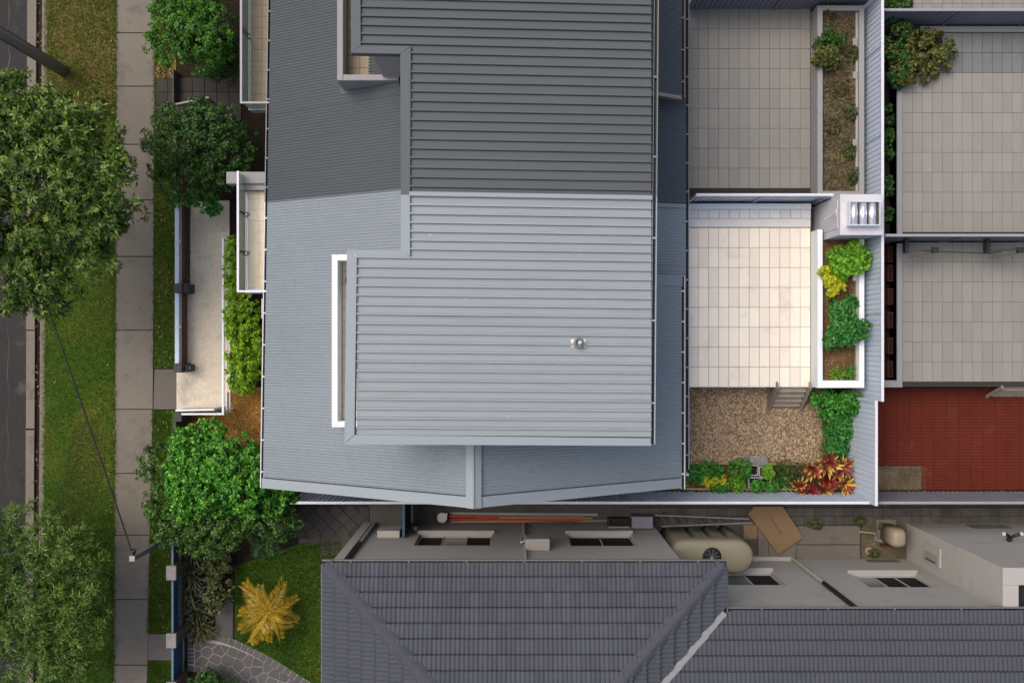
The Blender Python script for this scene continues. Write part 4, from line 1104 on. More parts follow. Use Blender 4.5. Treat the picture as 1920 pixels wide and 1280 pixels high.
def inside(poly, x, y):
    r = False; n = len(poly); j = n - 1
    for i in range(n):
        if (poly[i][1] > y) != (poly[j][1] > y) and x < (poly[j][0] - poly[i][0]) * (y - poly[i][1]) / (poly[j][1] - poly[i][1]) + poly[i][0]: r = not r
        j = i
    return r
arc_o = [(352, 1190), (395, 1186), (432, 1196), (470, 1212), (510, 1234), (555, 1262), (600, 1290), (640, 1330)]
arc_i = [(352, 1256), (395, 1264), (430, 1282), (470, 1310), (520, 1350), (560, 1390)]
out_w = [tuple(W(*p)[:2]) for p in arc_o]; in_w = [tuple(W(*p)[:2]) for p in arc_i]
path_poly = out_w + in_w[::-1]
fpth = MB().prism(path_poly, -.22, .004).build('flagstone_path', M['mortar']); struct(fpth, 'grey crazy-paved flagstone path curving across the lawn')
def along(pl, f_):
    ls = [math.dist(pl[i], pl[i + 1]) for i in range(len(pl) - 1)]; t = f_ * sum(ls)
    for i, l in enumerate(ls):
        if t <= l or i == len(ls) - 1:
            k = t / l; return (pl[i][0] + (pl[i + 1][0] - pl[i][0]) * k, pl[i][1] + (pl[i + 1][1] - pl[i][1]) * k)
        t -= l
def stone(poly):
    poly = inset(poly, .013)
    if len(poly) >= 3: MB().prism(poly, 0.0, .018 + R.uniform(0, .008)).build('stone', M['stone'], fpth)
nb = 25
def mixp(a, b, k): return (a[0] + (b[0] - a[0]) * k, a[1] + (b[1] - a[1]) * k)
for i in range(nb):
    f0, f1 = i / nb, (i + 1) / nb
    stone([along(out_w, f0), along(out_w, f1), mixp(along(out_w, f1), along(in_w, f1), .16), mixp(along(out_w, f0), along(in_w, f0), .16)])
nb = 20
for i in range(nb):
    f0, f1 = i / nb, (i + 1) / nb
    stone([along(in_w, f0), along(in_w, f1), mixp(along(in_w, f1), along(out_w, f1), .16), mixp(along(in_w, f0), along(out_w, f0), .16)])
for k in range(6):
    a = (out_w[0][0], out_w[0][1] + (in_w[0][1] - out_w[0][1]) * (.17 + k * .11)); 
    stone([a, (a[0] + .2, a[1]), (a[0] + .2, a[1] + (in_w[0][1] - out_w[0][1]) * .105), (a[0], a[1] + (in_w[0][1] - out_w[0][1]) * .105)])
core = [mixp(along(out_w, f_ / 12), along(in_w, f_ / 12), .15) for f_ in range(13)] + [mixp(along(in_w, f_ / 12), along(out_w, f_ / 12), .17) for f_ in range(12, -1, -1)]
core[0] = (core[0][0] + .21, core[0][1]); core[-1] = (core[-1][0] + .21, core[-1][1])
xs = [p[0] for p in core]; ys = [p[1] for p in core]
seeds = []
tries = 0
while len(seeds) < 70 and tries < 6000:
    tries += 1
    s_ = (R.uniform(min(xs), max(xs)), R.uniform(min(ys), max(ys)))
    if inside(core, *s_) and all(math.dist(s_, q) > .24 for q in seeds): seeds.append(s_)
def cell(s_, others, start):
    c = start
    for q in others:
        if q is s_ or math.dist(s_, q) > 2: continue
        c = clip(c, (s_[0] + q[0]) / 2, (s_[1] + q[1]) / 2, q[0] - s_[0], q[1] - s_[1])
        if len(c) < 3: return []
    return c
for s_ in seeds:
    # nearest stretch of the curved strip, taken as convex
    f_ = min(range(101), key=lambda k: math.dist(mixp(along(out_w, k / 100), along(in_w, k / 100), .5), s_)) / 100
    lo, hi = max(0, f_ - .12), min(1, f_ + .12)
    quad = [mixp(along(out_w, lo), along(in_w, lo), .145), mixp(along(out_w, hi), along(in_w, hi), .145), mixp(along(in_w, hi), along(out_w, hi), .145), mixp(along(in_w, lo), along(out_w, lo), .145)]
    if lo == 0:
        quad[0] = (quad[0][0] + .21, quad[0][1]); quad[3] = (quad[3][0] + .21, quad[3][1])
    c = cell(s_, seeds, quad)
    if len(c) >= 3: stone(c)
# patio of dark square pavers laid on the diagonal
pat_poly = [tuple(W(*p)[:2]) for p in ((560, 946), (690, 946), (690, 1058), (612, 1058), (608, 1016), (556, 1008))]
patio = MB().prism(pat_poly, -.2, -.012).build('patio', M['grout_d']); struct(patio, 'patio of dark square pavers beside the fence')
pm = MB().cbox(-.147, .147, -.147, .147, -.03, 0, .005).mesh('paver', M['paver'])
c_, s45 = .309 / math.sqrt(2), 1
cx, cy = X(630), Y(985)
for i in range(-9, 10):
    for j in range(-9, 10):
        x, y = cx + (i - j) * c_, cy + (i + j) * c_
        if inside(pat_poly, x, y) and x < X(672) and y > Y(1000) - .02: put('paver', pm, patio, (x, y, .006 + R.uniform(0, .012)), (R.uniform(-.01, .01), R.uniform(-.01, .01), math.pi / 4))
for i in range(8):
    for j in range(4):
        x, y = X(562) + (i + .5) * .309, Y(1003.5) - (j + .5) * .309
        if inside(pat_poly, x, y): put('paver', pm, patio, (x, y, .004 + R.uniform(0, .01)))
for i in range(3):
    for j in range(5):
        x, y = X(673.5) + (i + .5) * .309 - .0, Y(950) - (j + .5) * .309
        if x < X(688): put('paver', pm, patio, (x, y, .004 + R.uniform(0, .01)))
# stepping slabs by the lawn
ss = thing('stepping_slab', 'worn concrete stepping slab at the edge of the lawn bed', 'slab')
MB().cbox(X(404), X(437), Y(1195), Y(1120), -.1, .015, .01).build('slab', M['block'], ss)

# block pavers along the boundary fence and concrete in the passage
bp = MB().box(X(1180), X(1990), Y(981), Y(949), -.2, -.016).build('passage_paving', M['grout_d']); struct(bp)
bm_ = MB().cbox(-.142, .142, -.142, .142, -.03, 0, .006).mesh('paver', M['block'])
for i in range(46):
    for j in range(2):
        put('paver', bm_, bp, (X(1180) + .15 + i * .292, Y(950) - .15 - j * .292 * .88, R.uniform(.0, .012)), (0, 0, R.uniform(-.02, .02)), (1, .86, 1))
cs = MB().box(X(1420), X(1614), Y(1050), Y(984), -.2, -.01).build('concrete_apron', M['grout_d']); struct(cs)
for (pa, pc, ya, yb) in ((1421, 1440, 985, 1049), (1440.8, 1492, 985, 1049), (1492.8, 1612, 985, 1019.5), (1492.8, 1612, 1021, 1049)):
    MB().cbox(X(pa), X(pc), Y(yb), Y(ya), -.1, .03 + R.uniform(0, .01), .008).build('slab', M['path_b'], cs)
struct(MB().box(X(1615), X(1706), Y(1052), Y(983), -.2, 0.0).build('gravel_patch', M['dryd']))
struct(MB().box(X(1395), X(1420), Y(1010), Y(975), -.2, 0.002).build('gravel_patch', M['gravel_bed']))

# ================================================================== SOUTH HOUSE (tiled roof)
sh = thing('tiled_house', 'grey rendered house with slate-grey hipped tile roof', 'house')
EZ, EY, EX0, EX1 = 5.6, Y(1059, 5.6), X(611, 5.6), X(1356, 5.6)
EY2 = Y(1148, 5.6)
WY, WX0, WX1, WY2 = -5.5, -4.21, 4.24, -6.52
BX = 11.84                      # block at the right
PIT = math.tan(math.radians(17))
def wall_with(mb, x0, x1, y, z0, z1, holes, t=.2):
    """wall facing +Y at y with rectangular holes (x0,x1,z0,z1), sorted, not overlapping in x"""
    x = x0
    for (a, b, c, d) in holes:
        mb.box(x, a, y - t, y, z0, z1); mb.box(a, b, y - t, y, z0, c); mb.box(a, b, y - t, y, d, z1); x = b
    mb.box(x, x1, y - t, y, z0, z1)
H1 = [(-2.65, -0.56, 1.28, 2.80), (1.58, 3.40, 1.30, 2.85)]
H2 = [(5.75, 7.36, 1.5, 2.98), (9.5, 11.35, 1.75, 3.2)]
b = MB(); wall_with(b, WX0, WX1, WY, -.2, EZ - .05, H1); wall_with(b, WX1 - .2, BX, WY2, -.2, EZ - .05, H2)
b.box(WX1 - .2, WX1, WY2, WY - .2005, -.2, EZ - .05); b.box(WX0, WX0 + .2, -10, WY - .2005, -.2, EZ - .05)
b.build('wall', M['wall_s'], sh)
def window(h, y, n, dark, pale=()):
    x0, x1, z0, z1 = h
    w = MB()
    for (a, b_, c, d) in ((x0, x1, z0, z0 + .05), (x0, x1, z1 - .05, z1), (x0, x0 + .05, z0 + .0505, z1 - .0505), (x1 - .05, x1, z0 + .0505, z1 - .0505)):
        w.box(a, b_, y - .13, y - .07, c, d)
    f_ = w.build('window', M['wall_s2'], sh)
    for i in range(n):
        a, b_ = x0 + .05 + (x1 - x0 - .1) * i / n, x0 + .05 + (x1 - x0 - .1) * (i + 1) / n
        MB().box(a + .02, b_ - .02, y - .11, y - .10, z0 + .06, z1 - .06).build('pane', M['pale_glass'] if i in pale else M['dglass'], f_)
        if i: MB().box(a - .018, a + .018, y - .12, y - .08, z0 + .051, z1 - .051).build('mullion', M['wall_s2'], f_)
    MB().cbox(x0 - .06, x1 + .06, y - .07, y + .09, z0 - .09, z0 - .002, .01).build('sill', M['wall_s2'], f_)
    MB().box(x0 - .0, x1, y - .069, y - .03, z0 + .72 * (z1 - z0), z1 - .002).build('blind', M['dglass'], f_) if dark else None
    return f_
window(H1[0], WY, 3, False, (1,)); window(H1[1], WY, 2, False, ()); window(H2[0], WY2, 2, False, (0,)); window(H2[1], WY2, 3, False, (0,))
# rendered block at the right
b = MB()
b.box(BX, 18, -9, -5.45, -.2, 5.12)
bo = b.build('rear_wing', M['wall_s'], sh)
r_ = MB(); r_.cbox(BX, 18, -5.87, -5.45, 5.121, 5.5, .01); r_.cbox(BX, BX + .38, -9, -5.8705, 5.121, 5.5, .01); r_.build('parapet', M['wall_s2'], bo)
MB().box(BX + .381, 18, -9, -5.871, 5.121, 5.14).build('flat_roof', M['sarking'], bo)
def vent(x0, x1, y, z0, z1, par):
    v = MB().box(x0, x1, y + .001, y + .012, z0, z1).build('vent', M['black'], par)
    n = 9
    for i in range(n):
        xx = x0 + (x1 - x0) * (i + .5) / n
        MB().box(xx - .012, xx + .012, y + .0125, y + .02, z0, z1).build('louvre', M['wall_s2'], v)
vent(13.5, 14.6, -5.45, .25, .75, sh); vent(10.55, 11.5, WY2, .1, .4, sh)
window((15.0, 16.4, 1.9, 2.9), -5.45 + .12, 2, False, (0,))
# meter board with white notice
nb_ = MB().box(BX - .045, BX - .001, -6.25, -5.72, 1.2, 2.25).build('meter_board', M['wall_s2'], bo)
MB().box(BX - .056, BX - .046, -6.2, -5.95, 1.3, 2.15).build('notice', M['plastic_d'], nb_)
MB().box(BX - .0585, BX - .0565, -6.19, -6.14, 1.4, 2.0).build('notice_stripe', M['blue'], nb_)
# flood light on the block
fl_ = thing('flood_light', 'black twin flood light on the rendered rear wing', 'light')
p = Vector((13.55, -5.33, 2.6))
MB().lathe((p.x, p.y - .05, p.z - .06), [(.07, 0), (.08, .05), (.05, .1)], 14).build('base', M['black'], fl_)
for s_ in (-1, 1):
    MB().tube([p, p + Vector((s_ * .1, .08, .1)), p + Vector((s_ * .2, .12, .14))], .035, 10, .05).build('lamp_head', M['black'], fl_)
    MB().lathe((p.x + s_ * .24, p.y + .13, p.z + .12), [(.03, 0), (.055, .03), (.04, .06)], 12).build('lens', M['plastic'], fl_)

# ---- roof planes and tiles
TW, TE = .2175, .352
def pl_front(x, y): return EZ + (EY - y) * PIT
def pl_left(x, y): return EZ + (x - EX0) * PIT
def pl_right(x, y): return EZ + (EX1 - x) * PIT
def pl_rear(x, y): return EZ + (EY2 - y) * PIT
roof = MB()
def face(pts, f_): roof.poly([(x, y, f_(x, y) - .06) for x, y in pts])
D = 4.6
xm = (EX0 + EX1) / 2
roof_drop = .03
face([(EX0, EY), (EX0 + D, EY - D), (EX1 - D, EY - D), (EX1, EY)], pl_front)
face([(EX0, EY), (EX0, EY - 9), (EX0 + D, EY - 9), (EX0 + D, EY - D)], pl_left)
face([(EX1, EY), (EX1 - D, EY - D), (EX1 - D, EY2 - D), (EX1, EY2)], pl_right)
face([(EX1, EY2), (EX1 - D, EY2 - D), (18, EY2 - D), (18, EY2)], pl_rear)
rf = roof.build('roof', M['sarking'], sh)
sl = math.cos(math.radians(17)); sn = math.sin(math.radians(17))
def tile_geo():
    b = MB(); n = 6; Lt = TE + .05
    hs = [0.0, .020, .017, .002, .020, .017, -.002]
    for r_i, (v, dz) in enumerate(((0.0, .085), (TE - .045, .022), (TE - .036, -.022), (Lt, -.022))):
        for i in range(n + 1):
            u = TW * i / n
            sc = -.014 * math.sin(math.pi * (i % 3) / 3.0) if r_i == 0 else 0
            b.v.append((u, v + sc, hs[i] + dz))
    for i in range(n + 1): b.v.append((TW * i / n, 0.02, hs[i] + .078))
    k = n + 1
    for i in range(n):
        for q in range(3): b.f.append((q * k + i, q * k + i + 1, (q + 1) * k + i + 1, (q + 1) * k + i))
        b.f.append((4 * k + i, 4 * k + i + 1, i + 1, i))
    return b
TG = tile_geo(); tme = TG.mesh('tile', M['rtile'])
big = MB(); count = 0
def tile_face(origin, u, v, cols, rows, keepf, cut, joined):
    """u along the eave, v up the slope in plan; keepf(x,y)->signed distance inside; cut planes [(point, normal)]"""
    global count
    u = Vector((*u, 0)); vv = Vector((*v, 0)) * sl + Vector((0, 0, sn)); w = u.cross(vv)
    m3 = Matrix((u, vv, w)).transposed()
    rot = m3.to_euler()
    for r_i in range(rows):
        for c_i in range(*cols):
            o = Vector(origin) + u * (c_i * TW) + vv * (r_i * TE - .05)
            cen = o + u * TW / 2 + vv * TE / 2
            d = keepf(cen.x, cen.y)
            if d < -.22: continue
            if d > .26 and not joined and count < 300:
                ob = put('tile', tme, rf, o, rot); count += 1; continue
            if d > .26:
                base = len(big.v); big.v += [tuple(o + m3 @ Vector(q)) for q in TG.v]; big.f += [tuple(base + i for i in f_) for f_ in TG.f]; continue
            bm2 = bmesh.new(); vs_ = [bm2.verts.new(o + m3 @ Vector(q)) for q in TG.v]
            for f_ in TG.f: bm2.faces.new([vs_[i] for i in f_])
            for (pt, nm) in cut:
                bmesh.ops.bisect_plane(bm2, geom=bm2.verts[:] + bm2.edges[:] + bm2.faces[:], plane_co=pt, plane_no=nm, clear_outer=True)
            if len(bm2.faces):
                if not joined and count < 300:
                    me = bpy.data.meshes.new('tile'); bm2.to_mesh(me); me.materials.append(M['rtile']); put('tile', me, rf); count += 1
                else:
                    base = len(big.v); bm2.verts.index_update(); big.v += [tuple(q.co) for q in bm2.verts]; big.f += [tuple(base + q.index for q in f_.verts) for f_ in bm2.faces]
            bm2.free()
r2 = math.sqrt(.5)
ncols = int((EX1 - EX0) / TW) + 1
tile_face((EX0, EY, EZ), (-1, 0), (0, -1), (-ncols, 0), 9, lambda x, y: min((x - EX0) + (y - EY), (EX1 - x) + (y - EY)) * r2,
          [((EX0, EY, 0), (-r2, -r2, 0)), ((EX1, EY, 0), (r2, -r2, 0))], False)
tile_face((EX0, EY, EZ), (0, -1), (1, 0), (0, 20), 8, lambda x, y: -((x - EX0) + (y - EY)) * r2, [((EX0, EY, 0), (r2, r2, 0))], True)
tile_face((EX1, EY, EZ), (0, 1), (-1, 0), (-22, 0), 9, lambda x, y: min(-((EX1 - x) + (y - EY)) * r2, ((EX1 - x) + (y - EY2)) * r2 - .07),
          [((EX1, EY, 0), (-r2, r2, 0)), ((EX1 - .07 * r2, EY2 + .07 * r2, 0), (r2, -r2, 0))], True)
tile_face((EX1, EY2, EZ), (-1, 0), (0, -1), (-44, 24), 6, lambda x, y: (x - EX1 - (y - EY2)) * r2 - .07, [((EX1 + .07 * r2, EY2 - .07 * r2, 0), (-r2, r2, 0))], True)
big.build('roof_tiles', M['rtile'], rf, kind='stuff')
# hip caps
def caps(p, q, n):
    p, q = Vector(p), Vector(q); d = (q - p)
    me = None
    for i in range(n):
        a, c = p + d * (i / n) - d.normalized() * .03, p + d * ((i + 1) / n)
        b = MB(); side = d.cross(Vector((0, 0, 1))).normalized(); up = side.cross(d).normalized()
        k = 6
        for o, lift, ww in ((a, .03, .20), (c, .012, .185)):
            for j in range(k + 1):
                t_ = -1 + 2 * j / k
                b.v.append(tuple(o + side * ww * t_ + up * (lift + .085 * (1 - abs(t_) ** 1.6) - .055)))
        for j in range(k): b.f.append((j, j + 1, k + 1 + j + 1, k + 1 + j))
        b.f.append(tuple(range(k + 1))[::-1])
        b.build('hip_cap', M['rcap'], rf)
caps((EX0 + .02, EY - .02, EZ + .05), (EX0 + 4.0, EY - 4.0, EZ + .05 + 4.0 * PIT), 13)
caps((EX1 - .02, EY - .02, EZ + .05), (EX1 - 4.0, EY - 4.0, EZ + .05 + 4.0 * PIT), 13)
va, vb = Vector((EX1 + .02, EY2 + .02, EZ + .02)), Vector((EX1 - 4, EY2 - 4, EZ + .035 + 4 * PIT))
b = MB(); N = 24
for i in range(N + 1):
    p = va.lerp(vb, i / N); wj = .058 + R.uniform(-.008, .008)
    b.v += [tuple(p + Vector((-wj, wj, .045))), tuple(p + Vector((wj, -wj, .045)))]
for i in range(N): b.f.append((2 * i, 2 * i + 1, 2 * i + 3, 2 * i + 2))
b.build('valley_flashing', M['valley'], rf)
gutter(sh, (EX0 - .1, EY, EZ - .02), (EX1 + .1, EY, EZ - .02), (0, 1), .12, m='gutter_d', step=1.3)
gutter(sh, (EX0, EY, EZ - .02), (EX0, EY - 6, EZ - .02), (-1, 0), .12, m='gutter_d', step=1.5)
gutter(sh, (EX1, EY, EZ - .02), (EX1, EY2, EZ - .02), (1, 0), .12, m='gutter_d', step=.7)
gutter(sh, (EX1 + .13, EY2, EZ - .02), (18, EY2, EZ - .02), (0, 1), .12, m='gutter_d', step=1.5)
MB().box(EX0 + .1, EX1 - .1, WY - .2, EY, EZ - .16, EZ - .14).build('eave_soffit', M['wall_s2'], sh)
# downpipes
dp = MB().box(WX0 - .22, WX0 + .02, WY + .002, WY + .09, 0, 5.3).build('corner_pilaster', M['wall_s2'], sh)
MB().tube([(WX0 + .1, WY + .05, 0), (WX0 + .1, WY + .05, 2.7)], .05).build('downpipe', M['wall_s2'], sh)
MB().tube([(WX0 + .1, WY + .05, 2.7), (WX0 + .1, WY + .05, 5.3)], .05).build('downpipe', M['black'], sh)
MB().tube([(.35, WY + .05, 0), (.35, WY + .05, 5.3)], .035).build('downpipe', M['wall_s'], sh)
MB().tube([(8.35, WY2 + .06, 0), (8.35, WY2 + .06, 3.0)], .05).build('downpipe', M['wall_s'], sh)
MB().tube([(8.35, WY2 + .06, 3.0), (8.35, WY2 + .06, 5.4)], .06).build('downpipe', M['black'], sh)
MB().box(WX1 + .9, 8.3, WY2 + .002, WY2 + .12, 0, .25).build('plinth', M['wall_s2'], sh)
for x0, x1 in ((.35, 1.0),):
    a_ = thing('air_conditioner', 'white split-system air conditioner bracketed to the grey wall', 'air conditioner')
    MB().box(x0, x1, WY + .001, WY + .32, 2.93, 3.5).build('case', M['plastic_d'], a_, bevel=.03)
    MB().lathe((x0 + .4, WY + .321, 3.2), [(.001, 0)], 3) if False else None
    MB().tube([(x0 - .02, WY + .2, 3.2), (x0 - .1, WY + .15, 3.1), (x0 - .1, WY + .05, 2.5), (x0 - .02, WY + .04, 1.0)], .03).build('pipe', M['plastic'], a_)
    MB().box(x0 + .1, x0 + .14, WY + .001, WY + .3, 2.84, 2.929).box(x1 - .14, x1 - .1, WY + .001, WY + .3, 2.84, 2.929).build('bracket', M['darkmetal'], a_)
mb_ = thing('meter_box', 'small pale wall box beside the blue side gate', 'box')
MB().box(-3.78, -3.15, WY + .001, WY + .2, 1.35, 1.85).build('case', M['wall_s2'], mb_, bevel=.015)
MB().box(-3.76, -3.55, WY + .001, WY + .12, 1.05, 1.3).build('hatch', M['plastic_d'], mb_)
wl_ = thing('wall_light', 'tiny white light on the grey wall near the white bucket', 'light')
MB().lathe((-2.82, WY + .05, 0.7), [(.05, 0), (.07, .06), (.05, .12)], 14).build('shade', M['plastic'], wl_)

# ---- side gate and things in the passage
sg = thing('blue_gate', 'blue side gate seen edge-on between fence and grey wall', 'gate')
xg = X(757, 1.9); y0, y1 = WY + .02, YF - .05
MB().cbox(xg - .035, xg + .035, y0, y1, 1.85, 1.92, .008).build('top_rail', M['blue'], sg)
MB().box(xg - .03, xg + .03, y0, y0 + .06, 0, 1.849).box(xg - .03, xg + .03, y1 - .06, y1, 0, 1.849).build('frame', M['blue'], sg)
n = 7
for i in range(n):
    yy = y0 + .06 + (y1 - y0 - .12) * i / n
    MB().box(xg - .01, xg + .01, yy + .006, yy + (y1 - y0 - .12) / n - .006, .08, 1.84).build('slat', M['darkmetal'], sg)
bu = thing('bucket', 'white lidded bucket at the end of the coloured poles', 'bucket')
p = W(829, 970, .35)
MB().lathe((p.x, p.y, 0), [(.115, 0), (.14, .34)], 24).build('pail', M['plastic_d'], bu, smooth=False)
MB().lathe((p.x, p.y, .341), [(.15, 0), (.15, .02), (.13, .024), (.128, .014), (.0, .014)], 24).build('lid', M['plastic'], bu)
MB().box(p.x + .10, p.x + .16, p.y + .08, p.y + .14, .33, .38).build('handle', M['plastic'], bu)
poles = [('white', 'plastic_d', 842, 963.5, 1122, 966, .045, 'long white pole nearest the boundary fence'), ('lilac', 'lilac', 850, 966.5, 1094, 968, .03, 'thin lilac pole beside the fence'),
         ('orange', 'orange', 841, 968, 935, 970, .04, 'short orange pole touching the white bucket'), ('red', 'red', 946, 969.5, 1102, 970.5, .04, 'red pole lying in the middle of the bundle'),
         ('tan', 'yellow', 893, 971.5, 1112, 972.5, .032, 'tan pole lying over the red ones'), ('orange2', 'orange', 842, 974, 1090, 976.5, .036, 'long orange pole in the bundle by the wall'),
         ('red2', 'red', 844, 978, 990, 981, .03, 'red pole closest to the grey wall'), ('white2', 'plastic_d', 846, 979.5, 1142, 977, .022, 'thin white pole reaching the dark box')]
for k, (nm, mm, xa, ya, xb, yb, r_, lb) in enumerate(poles):
    a, c = W(xa, ya, .2), W(xb, yb, .2); a.z = c.z = .05 + .035 * (k % 3)
    o = MB().tube([a, c], r_, 10).build('pole', M[mm], smooth=False); tag(o, lb, 'pole', 'coloured poles along the wall')
bxo = thing('storage_box', 'lilac-grey box standing beside the ladder', 'box')
a, c = W(1186, 989, .75), W(1223, 970, .75)
MB().box(a.x, c.x, a.y, c.y, 0, .7).build('case', M['lilac'], bxo, bevel=.015)
MB().box(a.x - .02, c.x + .02, a.y - .02, c.y + .03, .701, .75).build('lid', M['lilac'], bxo, bevel=.01)
tr = thing('planter_trough', 'black trough between coloured poles and lilac-grey box', 'trough')
a, c = W(1141, 987, .45), W(1181, 973, .45)
for (x0, x1, y0, y1) in ((a.x, c.x, a.y, a.y + .03), (a.x, c.x, c.y - .03, c.y), (a.x, a.x + .03, a.y + .0305, c.y - .0305), (c.x - .03, c.x, a.y + .0305, c.y - .0305)):
    MB().box(x0, x1, y0, y1, 0, .42).build('side', M['black'], tr)
MB().box(a.x + .031, c.x - .031, a.y + .031, c.y - .031, 0, .3).build('soil', M['bark'], tr)
MB().box(a.x, c.x, a.y - .035, a.y - .001, .36, .42).build('white_edge', M['plastic_d'], tr)
ld = thing('ladder', 'aluminium ladder lying on its side in the passage', 'ladder')
a1, a2 = W(1228, 965, .5), W(1404, 972, .5); b1, b2 = W(1240, 986, .14), W(1411, 979, .14)
MB().beam(a1, a2, .035, .075).build('rail', M['alu'], ld); MB().beam(b1, b2, .05, .075).build('rail', M['alu'], ld)
for i in range(10):
    f_ = .05 + i * .1
    MB().tube([a1.lerp(a2, f_), b1.lerp(b2, f_ + .03)], .02, 8).build('rung', M['alu'], ld)
for q in (a1.lerp(a2, .1), a1.lerp(a2, .85)):
    MB().tube([(q.x, q.y, 0), q], .012, 6).build('prop', M['alu'], ld)

# rainwater tank
tk = thing('rainwater_tank', 'cream slimline rainwater tank tucked into the wall recess', 'tank')
y0, y1, x0, x1 = -6.44, -5.5, 4.33, 6.72
def stad(x0, x1, y0, y1, n=12, rib=0.0):
    r_ = (y1 - y0) / 2; cy_ = (y0 + y1) / 2; pts = []
    for k in range(n + 1):
        t_ = -math.pi / 2 + math.pi * k / n; pts.append((x1 - r_ + r_ * math.cos(t_), cy_ + r_ * math.sin(t_)))
    m_ = 24
    for k in range(1, m_): 
        pts.append((x1 - r_ + (x0 - x1 + 2 * r_) * k / m_, y1 - rib * max(0, math.sin(math.pi * 2 * 3 * k / m_))))
    for k in range(n + 1):
        t_ = math.pi / 2 + math.pi * k / n; pts.append((x0 + r_ + r_ * math.cos(t_), cy_ + r_ * math.sin(t_)))
    return pts
def loft(levels, cap=True):
    b = MB(); k = len(levels[0][1])
    for z, pts in levels: b.v += [(*p[:2], z) for p in pts]
    for i in range(len(levels) - 1):
        for j in range(k): b.f.append((i * k + j, i * k + (j + 1) % k, (i + 1) * k + (j + 1) % k, (i + 1) * k + j))
    b.f.append(tuple(range(k))[::-1]); b.f.append(tuple(range((len(levels) - 1) * k, len(levels) * k)))
    return b
def st(i, rib): return stad(x0 + i, x1 - i, y0 + i, y1 - i, rib=rib)
loft([(0, st(0, .1)), (1.3, st(0, .12)), (1.62, st(0, .06)), (1.75, st(.0, 0)), (2.0, st(.0, 0)), (2.1, st(.03, 0)), (2.15, st(.09, 0)), (2.17, st(.3, 0))]).build('body', M['cream'], tk, smooth=True)
p = W(1335, 1043, 2.2)
MB().lathe((p.x, p.y, 2.165), [(.25, 0), (.26, .035), (.235, .045), (.22, .02), (.0, .02)], 28).build('strainer', M['black'], tk)
b = MB()
for k in range(9):
    t_ = k * 2 * math.pi / 9; b.beam((p.x, p.y, 2.195), (p.x + .21 * math.cos(t_), p.y + .21 * math.sin(t_), 2.195), .012, .008)
b.build('strainer_spokes', M['galv'], tk)
MB().tube([(p.x - .02, p.y - .02, 2.3), (p.x - .06, p.y - .10, 2.42), (p.x - .09, p.y - .2, 2.48), (p.x - .1, WY2 + .2, 2.5), (p.x - .1, WY2 + .02, 2.5)], .055, 12).build('inlet_pipe', M['plastic'], tk, smooth=True)

cb = thing('cardboard_carton', 'flattened brown cardboard carton lying across the passage', 'carton')
qs = [W(*q, .16) for q in ((1403, 963), (1414, 949), (1468, 949), (1506, 1007), (1459, 1039))]
MB().prism(qs, .04, .16).build('carton', M['card'], cb)
# small printed line and round recycling-like mark
pa, pc = W(1446, 971, .1625), W(1461, 995, .1625); d = (pc - pa); sd_ = Vector((d.y, -d.x, 0)).normalized()
b = MB(); nL = 10
for i in range(nL):
    o = pa + d * (i / nL); e = d.normalized() * .02
    b.poly([o - sd_ * .022, o + e - sd_ * .022, o + e * .6 + sd_ * .022, o + sd_ * .022])
    if i % 2: b.poly([o + e * 1.2 - sd_ * .02, o + e * 1.5 - sd_ * .02, o + e * 1.5 + sd_ * .02, o + e * 1.2 + sd_ * .02])
o = pa + d * 1.13
for k in range(3):
    t_ = k * 2.1; u = Vector((math.cos(t_), math.sin(t_), 0)) * .05; v = Vector((-math.sin(t_), math.cos(t_), 0)) * .03
    b.poly([o + u * .6 - v, o + u * 1.1 - v * .6, o + u * 1.1 + v * .8, o + u * .6 + v])
b.build('print', M['ink'], cb)
pu = thing('water_heater', 'beige rounded water heater on a frame by the rear wing corner', 'water heater')
a, c = W(1673, 1028, 1.0), W(1703, 992, 1.0)
def rr(x0, x1, y0, y1, r_, n=5):
    pts = []
    for (cx, cy, t0) in ((x1 - r_, y0 + r_, -math.pi / 2), (x1 - r_, y1 - r_, 0), (x0 + r_, y1 - r_, math.pi / 2), (x0 + r_, y0 + r_, math.pi)):
        for k in range(n + 1):
            t_ = t0 + math.pi / 2 * k / n; pts.append((cx + r_ * math.cos(t_), cy + r_ * math.sin(t_)))
    return pts
def rl(i): return rr(a.x + i, c.x - i, a.y + i, c.y - i, .16 - i * .5)
loft([(.12, rl(0)), (.8, rl(0)), (.92, rl(.03)), (.98, rl(.08)), (1.0, rl(.14))]).build('cover', M['cream2'], pu, smooth=True)
MB().box(a.x - .1, c.x + .02, a.y - .03, c.y + .12, 0, .1).build('base', M['path_b'], pu)
MB().tube([(a.x - .02, a.y + .08, .3), (a.x - .2, a.y + .1, .3), (a.x - .22, a.y + .3, .3), (a.x - .62, a.y + .3, .05)], .025, 8).build('pipe', M['cream2'], pu)
for k in (0, .22):
    MB().lathe((a.x + .1 + k, a.y - .08, 0), [(.07, 0), (.07, .16), (.03, .16), (.03, .1)], 14).build('valve', M['terracotta'], pu)
hl = thing('garden_hose', 'coiled pale hose on the gravel by the grey wall', 'hose')
p = W(1628, 1032); MB().tube([(p.x + (.11 - .0012 * k) * math.cos(k * .5), p.y + (.11 - .0012 * k) * math.sin(k * .5), .02 + .0012 * k) for k in range(44)], .014, 6).build('coil', M['cream2'], hl)
